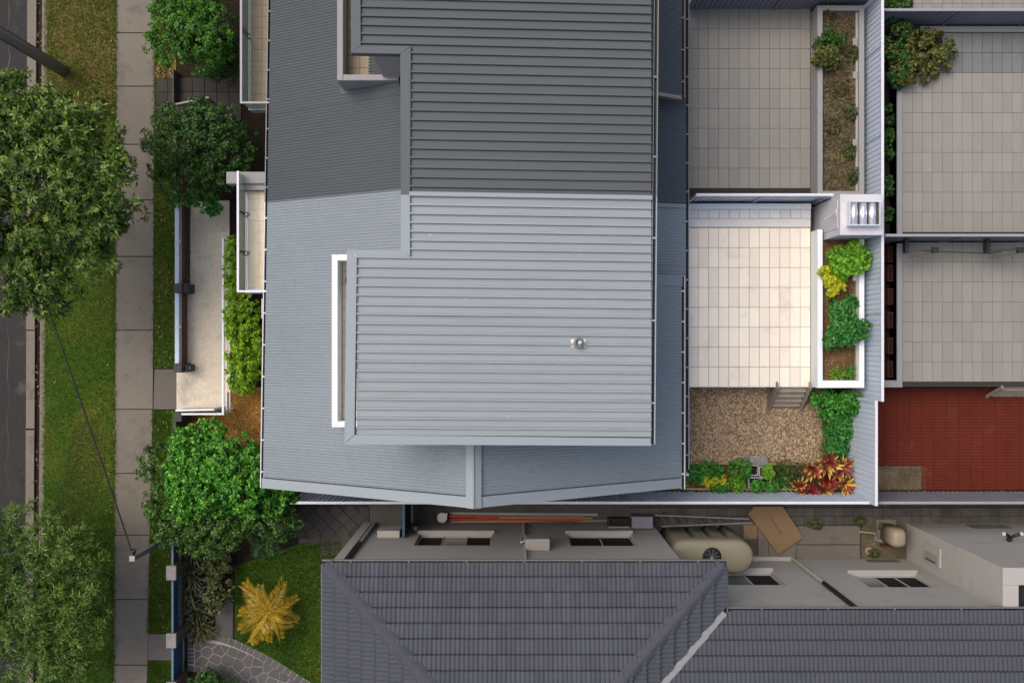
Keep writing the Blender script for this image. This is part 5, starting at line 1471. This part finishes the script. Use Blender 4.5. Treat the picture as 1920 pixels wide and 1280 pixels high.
# ================================================================== VEGETATION
def unit(a): return a / np.maximum(np.linalg.norm(a, axis=-1, keepdims=True), 1e-9)
def leaf_quads(P, A, N, Ln, Wd, droop=0.0):
    A = unit(A); Sd = unit(np.cross(A, N)); Nn = np.cross(Sd, A)
    Ln = Ln[:, None]; Wd = Wd[:, None]
    mid = P + A * Ln * .52 - Nn * Ln * .03
    tip = P + A * Ln - np.array([0, 0, 1.0]) * Ln * droop
    return np.stack([P, mid + Sd * Wd * .5, tip, mid - Sd * Wd * .5], 1).reshape(-1, 3)
def crown_verts(blobs, clumps, per, leaf, width, rc, whorl=1, spread=1.0, up=0.25, zmin=-.35, droop=.1, fill=.25):
    out = []
    vol = np.array([b[3] * b[4] + b[3] * b[5] + b[4] * b[5] for b in blobs]); vol = vol / vol.sum()
    for b, v in zip(blobs, vol):
        n = max(3, int(clumps * v))
        c = np.array(b[:3]); r = np.array(b[3:6])
        d = unit(NR.normal(size=(n * 3, 3))); d = d[d[:, 2] > zmin][:n]; n = len(d)
        u_ = NR.random(n); rad = np.where(u_ < fill, NR.uniform(.3, .75, n), np.where(u_ > .86, NR.uniform(1.02, 1.3, n), NR.uniform(.76, 1.04, n)))
        cc = c + d * r * rad[:, None]
        rcs = rc * NR.uniform(.65, 1.25, n)
        k = per
        dd = unit(NR.normal(size=(n, k, 3)) * .75 + d[:, None] * .75 + np.array([0, 0, up]))
        P = cc[:, None] + dd * rcs[:, None, None] * NR.uniform(.35, 1.0, (n, k, 1))
        dd = dd.reshape(-1, 3); P = P.reshape(-1, 3); m = len(P)
        for w in range(whorl):
            q = unit(NR.normal(size=(m, 3)))
            q = unit(q - dd * (q * dd).sum(1, keepdims=True))
            A = unit(dd * (.35 if whorl > 1 else .55) + q * spread + np.array([0, 0, .05]))
            Nn = unit(dd + NR.normal(size=(m, 3)) * .35 + np.array([0, 0, .5]))
            Ln = leaf * NR.uniform(.65, 1.25, m); Wd = width * NR.uniform(.75, 1.2, m)
            out.append(leaf_quads(P, A, Nn, Ln, Wd, droop))
    return np.concatenate(out)
def tree(name, label, cat, base, blobs, lm, clumps, per, leaf, width, rc, whorl=1, trunk_r=.06, group=None, zb=0.0, **kw):
    t = thing(name, label, cat, group)
    c = np.mean([b[:3] for b in blobs], 0)
    base = Vector(base)
    fork = Vector((base.x + (c[0] - base.x) * .4, base.y + (c[1] - base.y) * .4, zb + (c[2] - zb) * .5))
    b = MB().tube([base, base.lerp(fork, .5) + Vector((.02, -.02, 0)), fork], trunk_r, 10, trunk_r * .7, cap=True)
    for bl in blobs:
        e = Vector(bl[:3]); b.tube([fork, fork.lerp(e, .5) + Vector((0, 0, .05)), e], trunk_r * .6, 7, trunk_r * .15)
        for k in range(3):
            q = e + Vector((R.uniform(-.6, .6) * bl[3], R.uniform(-.6, .6) * bl[4], R.uniform(0, .6) * bl[5]))
            b.tube([fork.lerp(e, .7), q], trunk_r * .22, 5, trunk_r * .08)
    b.build('trunk', M['trunk'], t, smooth=True)
    np_obj('crown', crown_verts(blobs, clumps, per, leaf, width, rc, whorl, **kw), 4, lm, t)
    return t
def blob(px, py, z, rpx, rpy, rz):
    p = W(px, py, z); s = S(z)
    return (p.x, p.y, z, rpx / s, rpy / s, rz)

# street trees
tree('street_tree', 'leafy street tree beside the road, its crown reaching over the footpath', 'tree', (-13.0, 3.3, 0),
     [blob(150, 265, 4.4, 85, 70, .9), blob(60, 250, 4.6, 90, 75, 1.0), blob(175, 375, 4.8, 70, 75, .9), blob(60, 370, 5.2, 120, 100, 1.1), blob(-60, 350, 5.2, 110, 140, 1.2),
      blob(120, 460, 4.5, 85, 70, .9), blob(20, 500, 4.3, 90, 70, .9), blob(85, 545, 3.9, 55, 45, .7), blob(205, 320, 4.6, 42, 35, .5), blob(210, 400, 4.4, 38, 30, .5), blob(30, 190, 4.0, 60, 45, .7)],
     L['street'], 820, 9, .155, .05, .25, whorl=7, trunk_r=.16, spread=1.0, droop=.12, zmin=-.2)
tree('street_tree', 'feathery thin-leaved street tree in the corner beyond the footpath', 'tree', (-13.1, -7.0, 0),
     [blob(60, 1120, 3.0, 110, 90, .9), blob(135, 1080, 2.6, 60, 70, .6), blob(60, 1010, 2.5, 90, 60, .6), blob(30, 1230, 2.8, 120, 80, .8), blob(140, 1190, 2.5, 58, 75, .6), blob(-60, 1100, 3.0, 90, 140, 1.0)],
     L['feather'], 760, 12, .17, .026, .30, whorl=5, trunk_r=.11, spread=.8, droop=.25, zmin=-.2)
# front garden
tree('garden_bush', 'round glossy bush overhanging the footpath beside the tan balcony', 'bush', W(365, 60),
     [blob(330, 50, 2.0, 52, 48, .7), blob(375, 60, 2.2, 55, 60, .8), blob(330, 90, 1.7, 42, 35, .5), blob(385, 20, 2.1, 50, 45, .7), blob(350, -10, 2.0, 60, 45, .7), blob(392, 108, 1.7, 32, 26, .4)],
     L['bushA'], 460, 16, .08, .046, .15, whorl=3, trunk_r=.07)
tree('garden_bush', 'spreading dark bush below the open dull gate leaf', 'bush', W(380, 290),
     [blob(340, 270, 1.7, 55, 55, .6), blob(400, 250, 1.8, 50, 50, .6), blob(430, 275, 1.5, 45, 45, .5), blob(350, 330, 1.4, 60, 38, .5), blob(290, 275, 1.2, 20, 14, .25), blob(405, 320, 1.3, 50, 38, .5), blob(375, 215, 1.5, 24, 26, .4), blob(325, 235, 1.6, 35, 35, .5)],
     L['bushB'], 480, 15, .08, .046, .16, whorl=3, trunk_r=.07)
tree('garden_bush', 'small ferny dark bush behind the round glossy bush', 'bush', W(428, 110),
     [blob(425, 95, 1.0, 22, 28, .35), blob(415, 130, .8, 25, 18, .3)], L['bushB'], 40, 14, .11, .045, .14, whorl=3, trunk_r=.03)
tree('garden_bush', 'small bright bush at the shady top end of the concrete courtyard', 'bush', W(388, 378),
     [blob(388, 377, .9, 22, 18, .3), blob(400, 386, .7, 16, 12, .25), blob(350, 374, .8, 30, 10, .25)], L['green'], 50, 14, .10, .055, .12, whorl=3, trunk_r=.03)
tree('hedge', 'yellow-green hedge between white handrail and the pale house', 'hedge', W(452, 640),
     [blob(437, 470, .9, 13, 22, .35), blob(437, 510, .9, 13, 25, .35), blob(438, 545, .9, 14, 20, .35), blob(456, 580, .95, 30, 28, .4), blob(458, 620, 1.0, 32, 30, .4), blob(461, 660, 1.0, 34, 32, .4), blob(456, 700, .95, 30, 32, .4), blob(481, 640, .8, 18, 40, .3), blob(433, 600, .8, 10, 40, .3), blob(454, 722, .8, 20, 16, .3)],
     L['hedge'], 520, 14, .062, .045, .10, whorl=3, trunk_r=.04)
tree('garden_tree', 'bright green leafy tree at the corner of the pale roof', 'tree', W(425, 880),
     [blob(370, 860, 2.2, 48, 50, .6), blob(425, 862, 2.4, 50, 42, .7), blob(385, 915, 2.3, 55, 42, .6), blob(455, 900, 2.4, 52, 45, .7), blob(480, 872, 2.2, 30, 34, .5), blob(345, 890, 1.9, 28, 55, .5), blob(515, 925, 1.9, 40, 26, .4), blob(400, 812, 2.0, 22, 20, .35), blob(470, 940, 2.0, 50, 26, .4), blob(380, 945, 2.1, 55, 26, .4), blob(345, 830, 1.9, 25, 25, .35), blob(500, 885, 1.9, 22, 30, .35)],
     L['bright'], 900, 15, .095, .062, .13, whorl=3, trunk_r=.07)
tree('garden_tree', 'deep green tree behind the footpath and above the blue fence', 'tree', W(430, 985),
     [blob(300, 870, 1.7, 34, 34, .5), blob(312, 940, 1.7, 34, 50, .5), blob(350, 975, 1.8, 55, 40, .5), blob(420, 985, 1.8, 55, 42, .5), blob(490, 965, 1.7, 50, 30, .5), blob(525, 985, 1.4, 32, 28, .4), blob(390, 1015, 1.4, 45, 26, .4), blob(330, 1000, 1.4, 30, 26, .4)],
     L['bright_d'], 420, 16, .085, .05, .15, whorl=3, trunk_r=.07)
tree('garden_bush', 'low weedy bush between dark lilies and stepping slab', 'bush', W(410, 1080),
     [blob(405, 1050, .5, 25, 25, .2), blob(415, 1090, .45, 24, 35, .2), blob(400, 1130, .4, 16, 26, .2)], L['dull'], 90, 12, .09, .05, .12, whorl=3, trunk_r=.02)
tree('garden_bush', 'dark leafy bush cut by the bottom edge beside the flagstones', 'bush', W(385, 1290),
     [blob(390, 1278, .6, 26, 18, .3), blob(420, 1290, .5, 30, 14, .25)], L['palm_g'], 60, 12, .10, .05, .12, whorl=3, trunk_r=.03)

def strap_verts(c, n, ln, wd, tilt=(.3, 1.0), droop=.3, r0=.04):
    """arching strap leaves: three quads each, as loose quads"""
    out = []
    for i in range(n):
        a = R.uniform(0, 2 * math.pi); tl = R.uniform(*tilt); l = ln * R.uniform(.7, 1.15); w = wd * R.uniform(.8, 1.2)
        dh = np.array([math.cos(a), math.sin(a), 0]); sd_ = np.array([-math.sin(a), math.cos(a), 0])
        p = np.array(c) + dh * r0; pts = [p]; ang = tl
        for k in range(3):
            p = p + (dh * math.sin(ang) + np.array([0, 0, math.cos(ang)])) * l / 3; pts.append(p); ang += droop
        ws = [w * .6, w, w * .8, w * .05]
        for k in range(3):
            out += [pts[k] - sd_ * ws[k] / 2, pts[k] + sd_ * ws[k] / 2, pts[k + 1] + sd_ * ws[k + 1] / 2, pts[k + 1] - sd_ * ws[k + 1] / 2]
    return np.array(out)
def clump(name, label, cat, px, py, z, n, ln, wd, lm, group=None, **kw):
    p = W(px, py, z); t = thing(name, label, cat, group); p.z = z
    np_obj('leaves', strap_verts((p.x, p.y, z), n, ln, wd, **kw), 4, lm, t)
    MB().tube([(p.x, p.y, z - .06), (p.x, p.y, z + .05)], .03, 8, .02).build('stem', M['trunk'], t)
    return t
ordw = ['first', 'second', 'third', 'fourth', 'fifth', 'sixth', 'seventh', 'eighth', 'ninth', 'tenth']
for i in range(9):
    clump('strappy_lily', ordw[i] + ' dark strappy lily from the top of the row inside the blue fence', 'plant', 362 + R.uniform(-5, 6) + (8 if i > 5 else 0), 1030 + i * 18.5, .0, 46, .55, .045, L['lily'], 'dark lilies inside the blue fence', tilt=(.2, 1.1), droop=.35)
for i, (px, py) in enumerate(((385, 1168), (392, 1182), (372, 1186))):
    clump('strappy_lily', ('olive tufted lily nearest the stepping slab', 'olive tufted lily at the edge of the flagstones', 'olive tufted lily nearest the blue fence pillar')[i], 'plant', px, py, 0, 40, .42, .03, L['olive'], 'olive lilies by the flagstones', tilt=(.2, 1.1), droop=.35)

# palms
def frond_mesh(ln, n, lw, ll, m, arch=.5, vee=.35, name='frond', bend=0.0):
    """frond along +X, rising then arching; loose quads"""
    out = []; pts = []
    p = np.array([0.0, 0, 0]); ang = .55
    for k in range(n + 1):
        pts.append(p.copy()); p = p + np.array([math.cos(ang), bend * k / n, math.sin(ang)]) * ln / n; ang -= arch * 2.2 / n
    for k in range(n):
        w = .016 * (1 - k / n) + .004
        out += [pts[k] + [0, -w, 0], pts[k] + [0, w, 0], pts[k + 1] + [0, w, 0], pts[k + 1] + [0, -w, 0]]
        if k < 2: continue
        f_ = k / n; l = ll * (min(1.0, .35 + f_ * 2.2) * (1 - .55 * f_ ** 2))
        for s_ in (-1, 1):
            tip = pts[k] + np.array([l * .62, s_ * l * .75, -l * vee * (.4 + R.random() * .6)])
            mid = (pts[k] + tip) / 2 + np.array([0, 0, .03 * l])
            out += [pts[k], mid + [lw * .6, -s_ * lw * .4, 0], tip, mid + [-lw * .6, s_ * lw * .4, 0]]
    v = np.array(out, dtype=np.float32); kf = len(v) // 4
    me = bpy.data.meshes.new(name); me.from_pydata([tuple(q) for q in v], [], [tuple(range(4 * i, 4 * i + 4)) for i in range(kf)]); me.update(); me.materials.append(m)
    return me
def palm(label, px, py, zc, n, ln, nl, lw, ll, m, trunk_r=.05, arch=.5):
    t = thing('palm', label, 'palm'); p = W(px, py, zc)
    MB().tube([(p.x, p.y, 0), (p.x + .02, p.y, zc * .5), (p.x, p.y, zc)], trunk_r, 10, trunk_r * .6).build('trunk', M['trunk'], t, smooth=True)
    mes = [frond_mesh(ln, nl, lw, ll, m, arch * R.uniform(.7, 1.25), bend=bd) for bd in (-.7, -.3, .1, .45, .8)]
    for i in range(n):
        s_ = R.uniform(.6, 1.12)
        put('frond', mes[i % 5], t, (p.x + R.uniform(-.12, .12), p.y + R.uniform(-.12, .12), zc), (R.uniform(-.4, .4), R.uniform(-.5, .25), i * 2.399 + R.uniform(-.2, .2)), (s_, s_, s_))
    return t
palm('golden-yellow palm growing in the front lawn', 502, 1148, .75, 19, 1.05, 34, .012, .34, L['palm'], .06, .7)
palm('dark green palm with fingered leaves at the top of the lawn', 498, 1012, .7, 9, .8, 12, .034, .34, L['palm_g'], .05, .6)
palm('small dark palm half under the deep green tree', 470, 985, .9, 7, .65, 12, .03, .3, L['palm_g'], .04, .6)

# rear planter plants
tree('planter_shrub', 'lime-green shrub nearest the service cupboard in the white planter', 'shrub', (W(1585, 487, 1.3).x, W(1585, 487, 1.3).y, 1.25),
     [blob(1592, 475, 1.75, 20, 18, .2), blob(1578, 495, 1.7, 24, 20, .2), blob(1605, 492, 1.75, 20, 14, .18)], L['lime'], 80, 10, .13, .09, .12, whorl=3, trunk_r=.02, zb=1.25)
tree('planter_shrub', 'golden variegated shrub against the inner wall of the white planter', 'shrub', (W(1560, 525, 1.3).x, W(1560, 525, 1.3).y, 1.25),
     [blob(1556, 515, 1.55, 15, 18, .15), blob(1565, 535, 1.5, 16, 14, .14)], L['gold'], 60, 10, .10, .06, .10, whorl=3, trunk_r=.015, zb=1.25)
tree('planter_shrub', 'small emerald shrub in the middle of the white planter', 'shrub', (W(1580, 574, 1.3).x, W(1580, 574, 1.3).y, 1.25),
     [blob(1572, 578, 1.5, 17, 13, .13), blob(1592, 570, 1.5, 13, 12, .13)], L['emerald'], 46, 10, .11, .08, .10, whorl=3, trunk_r=.015, zb=1.25)
tree('planter_shrub', 'largest emerald bush spilling over the white planter towards the fence', 'shrub', (W(1585, 628, 1.3).x, W(1585, 628, 1.3).y, 1.25),
     [blob(1572, 632, 1.7, 24, 22, .2), blob(1600, 618, 1.75, 26, 22, .2), blob(1580, 606, 1.65, 20, 14, .16)], L['emerald'], 120, 12, .085, .045, .11, whorl=4, trunk_r=.02, zb=1.25)
p_ = clump('planter_grass', 'bright strappy plant at the lower end of the white planter', 'plant', 1568, 702, 1.28, 26, .3, .03, L['lime'], tilt=(.4, 1.2))
clump('planter_grass', 'strappy green tuft in the lower corner of the white planter', 'plant', 1588, 700, 1.28, 26, .32, .03, L['green'], tilt=(.4, 1.2))
tree('planter_shrub', 'dark round shrub in the dry planter, upper of two', 'shrub', (W(1556, 80, 1.3).x, W(1556, 80, 1.3).y, 1.28),
     [blob(1556, 78, 1.6, 22, 15, .18)], L['bushB'], 46, 12, .085, .05, .10, whorl=3, trunk_r=.02, zb=1.28)
tree('planter_shrub', 'olive-green round shrub in the dry planter, lower of two', 'shrub', (W(1552, 107, 1.3).x, W(1552, 107, 1.3).y, 1.28),
     [blob(1549, 108, 1.65, 24, 19, .2)], L['olive'], 60, 12, .085, .05, .10, whorl=3, trunk_r=.02, zb=1.28)
for i, (px, py, lb) in enumerate(((1600, 105, 'straggly weed against the fence side of the dry planter'), (1552, 25, 'small dark weed in the top corner of the dry planter'), (1595, 210, 'yellowing weed beside a concrete block in the dry planter'),
                                (1560, 240, 'yellow-brown tuft half way down the dry planter'), (1590, 285, 'dull weed low down in the dry planter'), (1575, 165, 'pale weed in the middle of the dry planter'), (1600, 330, 'last weed at the lower end of the dry planter'))):
    p = W(px, py, 1.3)
    tree('weed', lb, 'weed', (p.x, p.y, 1.28), [(p.x, p.y, 1.36, .16, .2, .08)], L['dull'] if i % 2 == 0 else L['straw_d'], 22, 9, .07, .03, .08, whorl=3, trunk_r=.008, zb=1.28, group='weeds in the dry planter')
# right-hand beds
tree('garden_bush', 'mixed green bush filling the corner of the grey tiled courtyard', 'bush', W(1722, 100, .9),
     [blob(1700, 85, 1.2, 34, 30, .3), blob(1735, 95, 1.2, 38, 36, .3), blob(1760, 115, 1.1, 24, 26, .25), blob(1700, 130, 1.2, 28, 28, .3), blob(1722, 140, 1.1, 30, 14, .2)], L['olive'], 150, 11, .10, .05, .14, whorl=3, trunk_r=.03, zb=.4)
tree('garden_bush', 'deep green bush in the slot against the corner fence', 'bush', W(1680, 130, .5),
     [blob(1682, 60, 1.2, 22, 24, .3), blob(1684, 120, 1.2, 18, 30, .3), blob(1690, 150, 1.1, 22, 16, .25)], L['green'] if False else L['palm_g'], 80, 11, .10, .05, .13, whorl=3, trunk_r=.03, zb=.4)
rf_ = W(1692, 52, 1.5)
tree('flowering_shrub', 'dark shrub with a red flower at the very top of the slot', 'shrub', W(1682, 10, .5), [blob(1684, 8, 1.3, 18, 16, .25)], L['bushB'], 30, 10, .1, .05, .12, whorl=3, trunk_r=.02, zb=.4)
for i, py in enumerate((205, 250, 300, 350, 405)):
    p = W(1672 + R.uniform(-2, 2), py + R.uniform(-16, 16), .7)
    tree('slot_plant', ordw[i] + ' leafy plant down the narrow slot beside the pale kerb', 'plant', (p.x, p.y, .42), [(p.x, p.y, .6, .07, R.uniform(.12, .4), .12)], L['palm_g'], 9, 8, .12, .07, .08, whorl=3, trunk_r=.012, zb=.42, group='plants down the narrow slot')
# fern bed by the gravel
tree('garden_fern', 'soft bright fern bush at the top of the bed beside the gravel', 'fern', W(1575, 765),
     [blob(1565, 760, .8, 26, 22, .2), blob(1590, 755, .95, 22, 16, .2), blob(1548, 748, .6, 22, 12, .15)], L['green'], 80, 11, .13, .05, .14, whorl=4, trunk_r=.02)
tree('garden_fern', 'dark green fern clump in the middle of the bed beside the gravel', 'fern', W(1568, 800),
     [blob(1567, 798, .5, 20, 22, .2), blob(1585, 800, .5, 10, 18, .15)], L['emerald'], 56, 11, .12, .04, .12, whorl=4, trunk_r=.02)
tree('garden_fern', 'grassy green clump at the low end of the bed beside the gravel', 'fern', W(1566, 838),
     [blob(1566, 836, .35, 20, 20, .15)], L['emerald'], 50, 11, .12, .025, .12, whorl=4, trunk_r=.02)
# flower bed along the fence
fb_ = [(1300, 890, .22, 18, 18, 'emerald', 'dark leafy groundcover at the house end of the flower bed'), (1325, 882, .25, 28, 14, 'green', 'pale-dotted groundcover along the flower bed edging'), (1340, 902, .2, 26, 10, 'gold', 'golden flowering groundcover in the flower bed'),
       (1388, 880, .35, 18, 20, 'green', 'tall green bush beside the wire crates'), (1378, 908, .25, 18, 10, 'lime', 'lime-green plant below the tall green bush'), (1366, 908, .2, 10, 7, 'dull', 'grey-leaved plant in the flower bed'),
       (1346, 913, .2, 14, 8, 'emerald', 'small emerald plant at the fence board'), (1418, 908, .35, 11, 10, 'green', 'leafy plant growing out of a wire crate'), (1440, 884, .35, 9, 12, 'lime', 'lime plant beside the upper wire crate'), (1446, 912, .25, 12, 8, 'green', 'green plant between crates and fence')]
for (px, py, z, rx, ry, lm, lb) in fb_:
    tree('bed_plant', lb, 'plant', W(px, py), [blob(px, py, z, rx, ry, .14)], L[lm], int(14 + rx * ry * .09), 11, .07, .035, .08, whorl=3, trunk_r=.012, group='plants in the flower bed')
clump('bed_fern', 'feathery green fern beside the crates', 'fern', 1460, 886, 0, 50, .42, .025, L['green'], tilt=(.3, 1.1))
clump('bed_fern', 'dark green fern near the bromeliads', 'fern', 1462, 908, 0, 44, .36, .03, L['emerald'], tilt=(.3, 1.1))
tree('bed_plant', 'dark grey-green bush between fern and bromeliads', 'plant', W(1482, 880), [blob(1482, 880, .3, 22, 14, .15), blob(1490, 900, .25, 16, 12, .12)], L['dull'], 44, 11, .06, .03, .09, whorl=3, trunk_r=.012, group='plants in the flower bed')
# bromeliads
def strap_mesh(l, w, m, ang0, droop):
    b = MB(); p = np.array([0.03, 0, 0.0]); a = ang0; n = 4; ws = [.6, 1.0, 1.0, .75, .06]
    for k in range(n + 1):
        b.v += [tuple(p + np.array([0, -w * ws[k] / 2, .012])), tuple(p), tuple(p + np.array([0, w * ws[k] / 2, .012]))]
        p = p + np.array([math.sin(a), 0, math.cos(a)]) * l / n; a += droop
    for k in range(n):
        for j in range(2): b.f.append((3 * k + j, 3 * k + j + 1, 3 * k + 4 + j, 3 * k + 3 + j))
    return b.mesh('leaf', m, True)
om = strap_mesh(.34, .07, L['brom'], .6, .26); im_ = strap_mesh(.24, .06, L['brom_r'], .5, .25)
bl = [(1547, 868, .62, 1.4, 'largest yellow and red bromeliad at the top of the cluster'), (1523, 880, .45, 1.2, 'red-centred bromeliad on the crate side of the cluster'), (1575, 874, .55, 1.25, 'yellow bromeliad nearest the fern bed'),
      (1582, 906, .5, 1.3, 'yellow-tipped bromeliad in the fence corner'), (1516, 922, .4, 1.15, 'crimson bromeliad lowest in the cluster'), (1498, 912, .35, 1.0, 'pale yellow bromeliad nearest the dull bush'), (1550, 897, .4, 1.3, 'dark red bromeliad in the middle of the cluster'),
      (1545, 920, .35, 1.1, 'small red-gold bromeliad against the boundary fence')]
for k, (px, py, z, s_, lb) in enumerate(bl):
    t = thing('bromeliad', lb, 'bromeliad', 'bromeliads in the fence corner'); p = W(px, py, z)
    MB().tube([(p.x, p.y, 0), (p.x, p.y, z + .02)], .05, 8, .035).build('stem', M['trunk'], t)
    red = k in (4, 6)
    for i in range(26):
        q = s_ * R.uniform(.6, 1.15)
        put('leaf', im_ if red else om, t, (p.x, p.y, z), (R.uniform(-.2, .2), R.uniform(-.45, .25), i * 2.399 + R.uniform(-.2, .2)), (q * (1.3 if red else 1),) * 3)
    for i in range(14):
        q = s_ * R.uniform(.9, 1.3)
        put('leaf', im_, t, (p.x, p.y, z + .05), (0, R.uniform(-.2, .1), i * 2.399 + 1), (q, q, q))
# weeds on the passage
for i, (px, py, lb) in enumerate(((1527, 982, 'green weeds along the concrete edge near the carton'), (1612, 976, 'weed tuft at the corner of the concrete apron'), (1650, 985, 'leafy weed on the gravel patch by the pavers'), (1636, 1036, 'dark weed beside the coiled hose'))):
    p = W(px, py)
    tree('weed', lb, 'weed', p, [(p.x, p.y, .08, .22 if i == 0 else .12, .1, .06)], L['dull'], 18, 9, .06, .03, .06, whorl=3, trunk_r=.006)

# ---- grass blades, straw and fallen leaves
def blades(name, poly_px, n, lm, h=.07, w=.016, label=None):
    poly = [tuple(W(*q)[:2]) for q in poly_px]
    xs = [q[0] for q in poly]; ys = [q[1] for q in poly]
    x = NR.uniform(min(xs), max(xs), n * 2); y = NR.uniform(min(ys), max(ys), n * 2)
    ins = np.zeros(len(x), bool); j = len(poly) - 1
    for i in range(len(poly)):
        xi, yi = poly[i]; xj, yj = poly[j]
        if yi != yj: ins ^= ((yi > y) != (yj > y)) & (x < (xj - xi) * (y - yi) / (yj - yi) + xi)
        j = i
    x, y = x[ins][:n], y[ins][:n]; n = len(x)
    a = NR.uniform(0, 2 * np.pi, n); tl = NR.uniform(.2, 1.25, n); l = h * NR.uniform(.5, 1.4, n); ww = w * NR.uniform(.6, 1.3, n)
    bs = np.stack([x, y, np.zeros(n) - .002], 1); sd_ = np.stack([-np.sin(a), np.cos(a), np.zeros(n)], 1) * ww[:, None] / 2
    tip = bs + np.stack([np.cos(a) * np.sin(tl), np.sin(a) * np.sin(tl), np.cos(tl)], 1) * l[:, None]
    v = np.stack([bs - sd_, bs + sd_, tip], 1).reshape(-1, 3)
    o = np_obj(name, v, 3, lm, kind='stuff')
    if label: o['label'] = label
    return o
blades('grass', [(90, -60), (216, -60), (212, 1330), (84, 1330)], 60000, L['grass'], .065, .018, 'grass growing on the verge')
blades('grass', [(292, -60), (326, -60), (326, 690), (291, 690)], 11000, L['grass'], .065, .018, 'grass on the strip before the front fence')
blades('grass', [(288, 770), (320, 770), (320, 1185), (279, 1185)], 11000, L['lawng'], .07, .018, 'grass on the strip before the blue fence')
blades('grass', [(278, 1240), (320, 1240), (320, 1330), (276, 1330)], 3000, L['lawng'], .07, .018, 'grass at the bottom of the strip before the blue fence')
blades('grass', [(442, 1064), (560, 1024), (612, 1014), (640, 1014), (640, 1330), (600, 1288), (510, 1232), (442, 1198)], 26000, L['lawng'], .07, .018, 'short grass of the front lawn')
blades('straw', [(347, 772), (432, 772), (432, 730), (500, 730), (500, 935), (347, 935)], 14000, L['straw'], .06, .02, 'dry straw-coloured grass by the bright tree')
blades('straw', [(90, -60), (216, -60), (214, 190), (150, 235), (90, 200)], 9000, L['straw_d'], .06, .02, 'dry brown grass round the foot of the power pole')
blades('straw', [(140, 800), (175, 780), (200, 850), (190, 930), (120, 1000), (100, 960)], 3500, L['straw_d'], .05, .02, 'dry patch in the middle of the verge')
for (a_, c_) in (([(212, -60), (221, -60), (216, 1330), (208, 1330)], 3500), ([(288, -60), (294, -60), (292, 690), (286, 690)], 1500), ([(286, 770), (291, 770), (282, 1185), (275, 1185)], 1200), ([(84, -60), (91, -60), (84, 1330), (77, 1330)], 2500)):
    blades('grass', a_, c_, L['grass'], .10, .018, 'ragged grass growing over the ' + ('footpath edge by the verge', 'footpath edge by the front fence', 'footpath edge by the blue fence', 'kerb')[[3500, 1500, 1200, 2500].index(c_)])
def litter(name, regions, lm, ln, label):
    vs = []
    for (x0, y0, x1, y1, n, z) in regions:
        P = np.stack([NR.uniform(X(x0, z), X(x1, z), n), NR.uniform(Y(y1, z), Y(y0, z), n), np.full(n, z + .012)], 1)
        a = NR.uniform(0, 2 * np.pi, n); A = np.stack([np.cos(a), np.sin(a), NR.uniform(-.1, .25, n)], 1)
        Nn = np.tile([0, 0, 1.0], (n, 1)) + NR.normal(size=(n, 3)) * .25
        vs.append(leaf_quads(P, A, Nn, ln * NR.uniform(.5, 1.3, n), ln * .3 * NR.uniform(.7, 1.3, n)))
    o = np_obj(name, np.concatenate(vs), 4, lm, kind='stuff'); o['label'] = label
litter('leaf_litter', [(90, 0, 214, 1280, 110, .05), (203, 0, 219, 1280, 80, .02), (68, 0, 79, 1280, 200, -.14), (292, 130, 328, 150, 50, .05), (292, 390, 326, 690, 60, .05), (290, 770, 318, 1180, 30, .05), (220, 0, 288, 1280, 14, .012)], L['litter'], .11, 'fallen dry leaves on verge, gutter and path')
litter('leaf_litter', [(1543, 20, 1600, 360, 1800, 1.325)], L['straw_d'], .13, 'dry straw and stalks on the upper planter soil')
litter('leaf_litter', [(1545, 520, 1600, 705, 160, 1.29)], L['straw'], .05, 'bark chips on the white planter soil')
litter('leaf_litter', [(1650, 874, 1736, 916, 260, .005)], L['litter'], .05, 'dry chips on the small bed in the red yard')
litter('leaf_litter', [(338, 380, 346, 690, 60, .035)], L['straw'], .04, 'pale chips on the mulch strip')
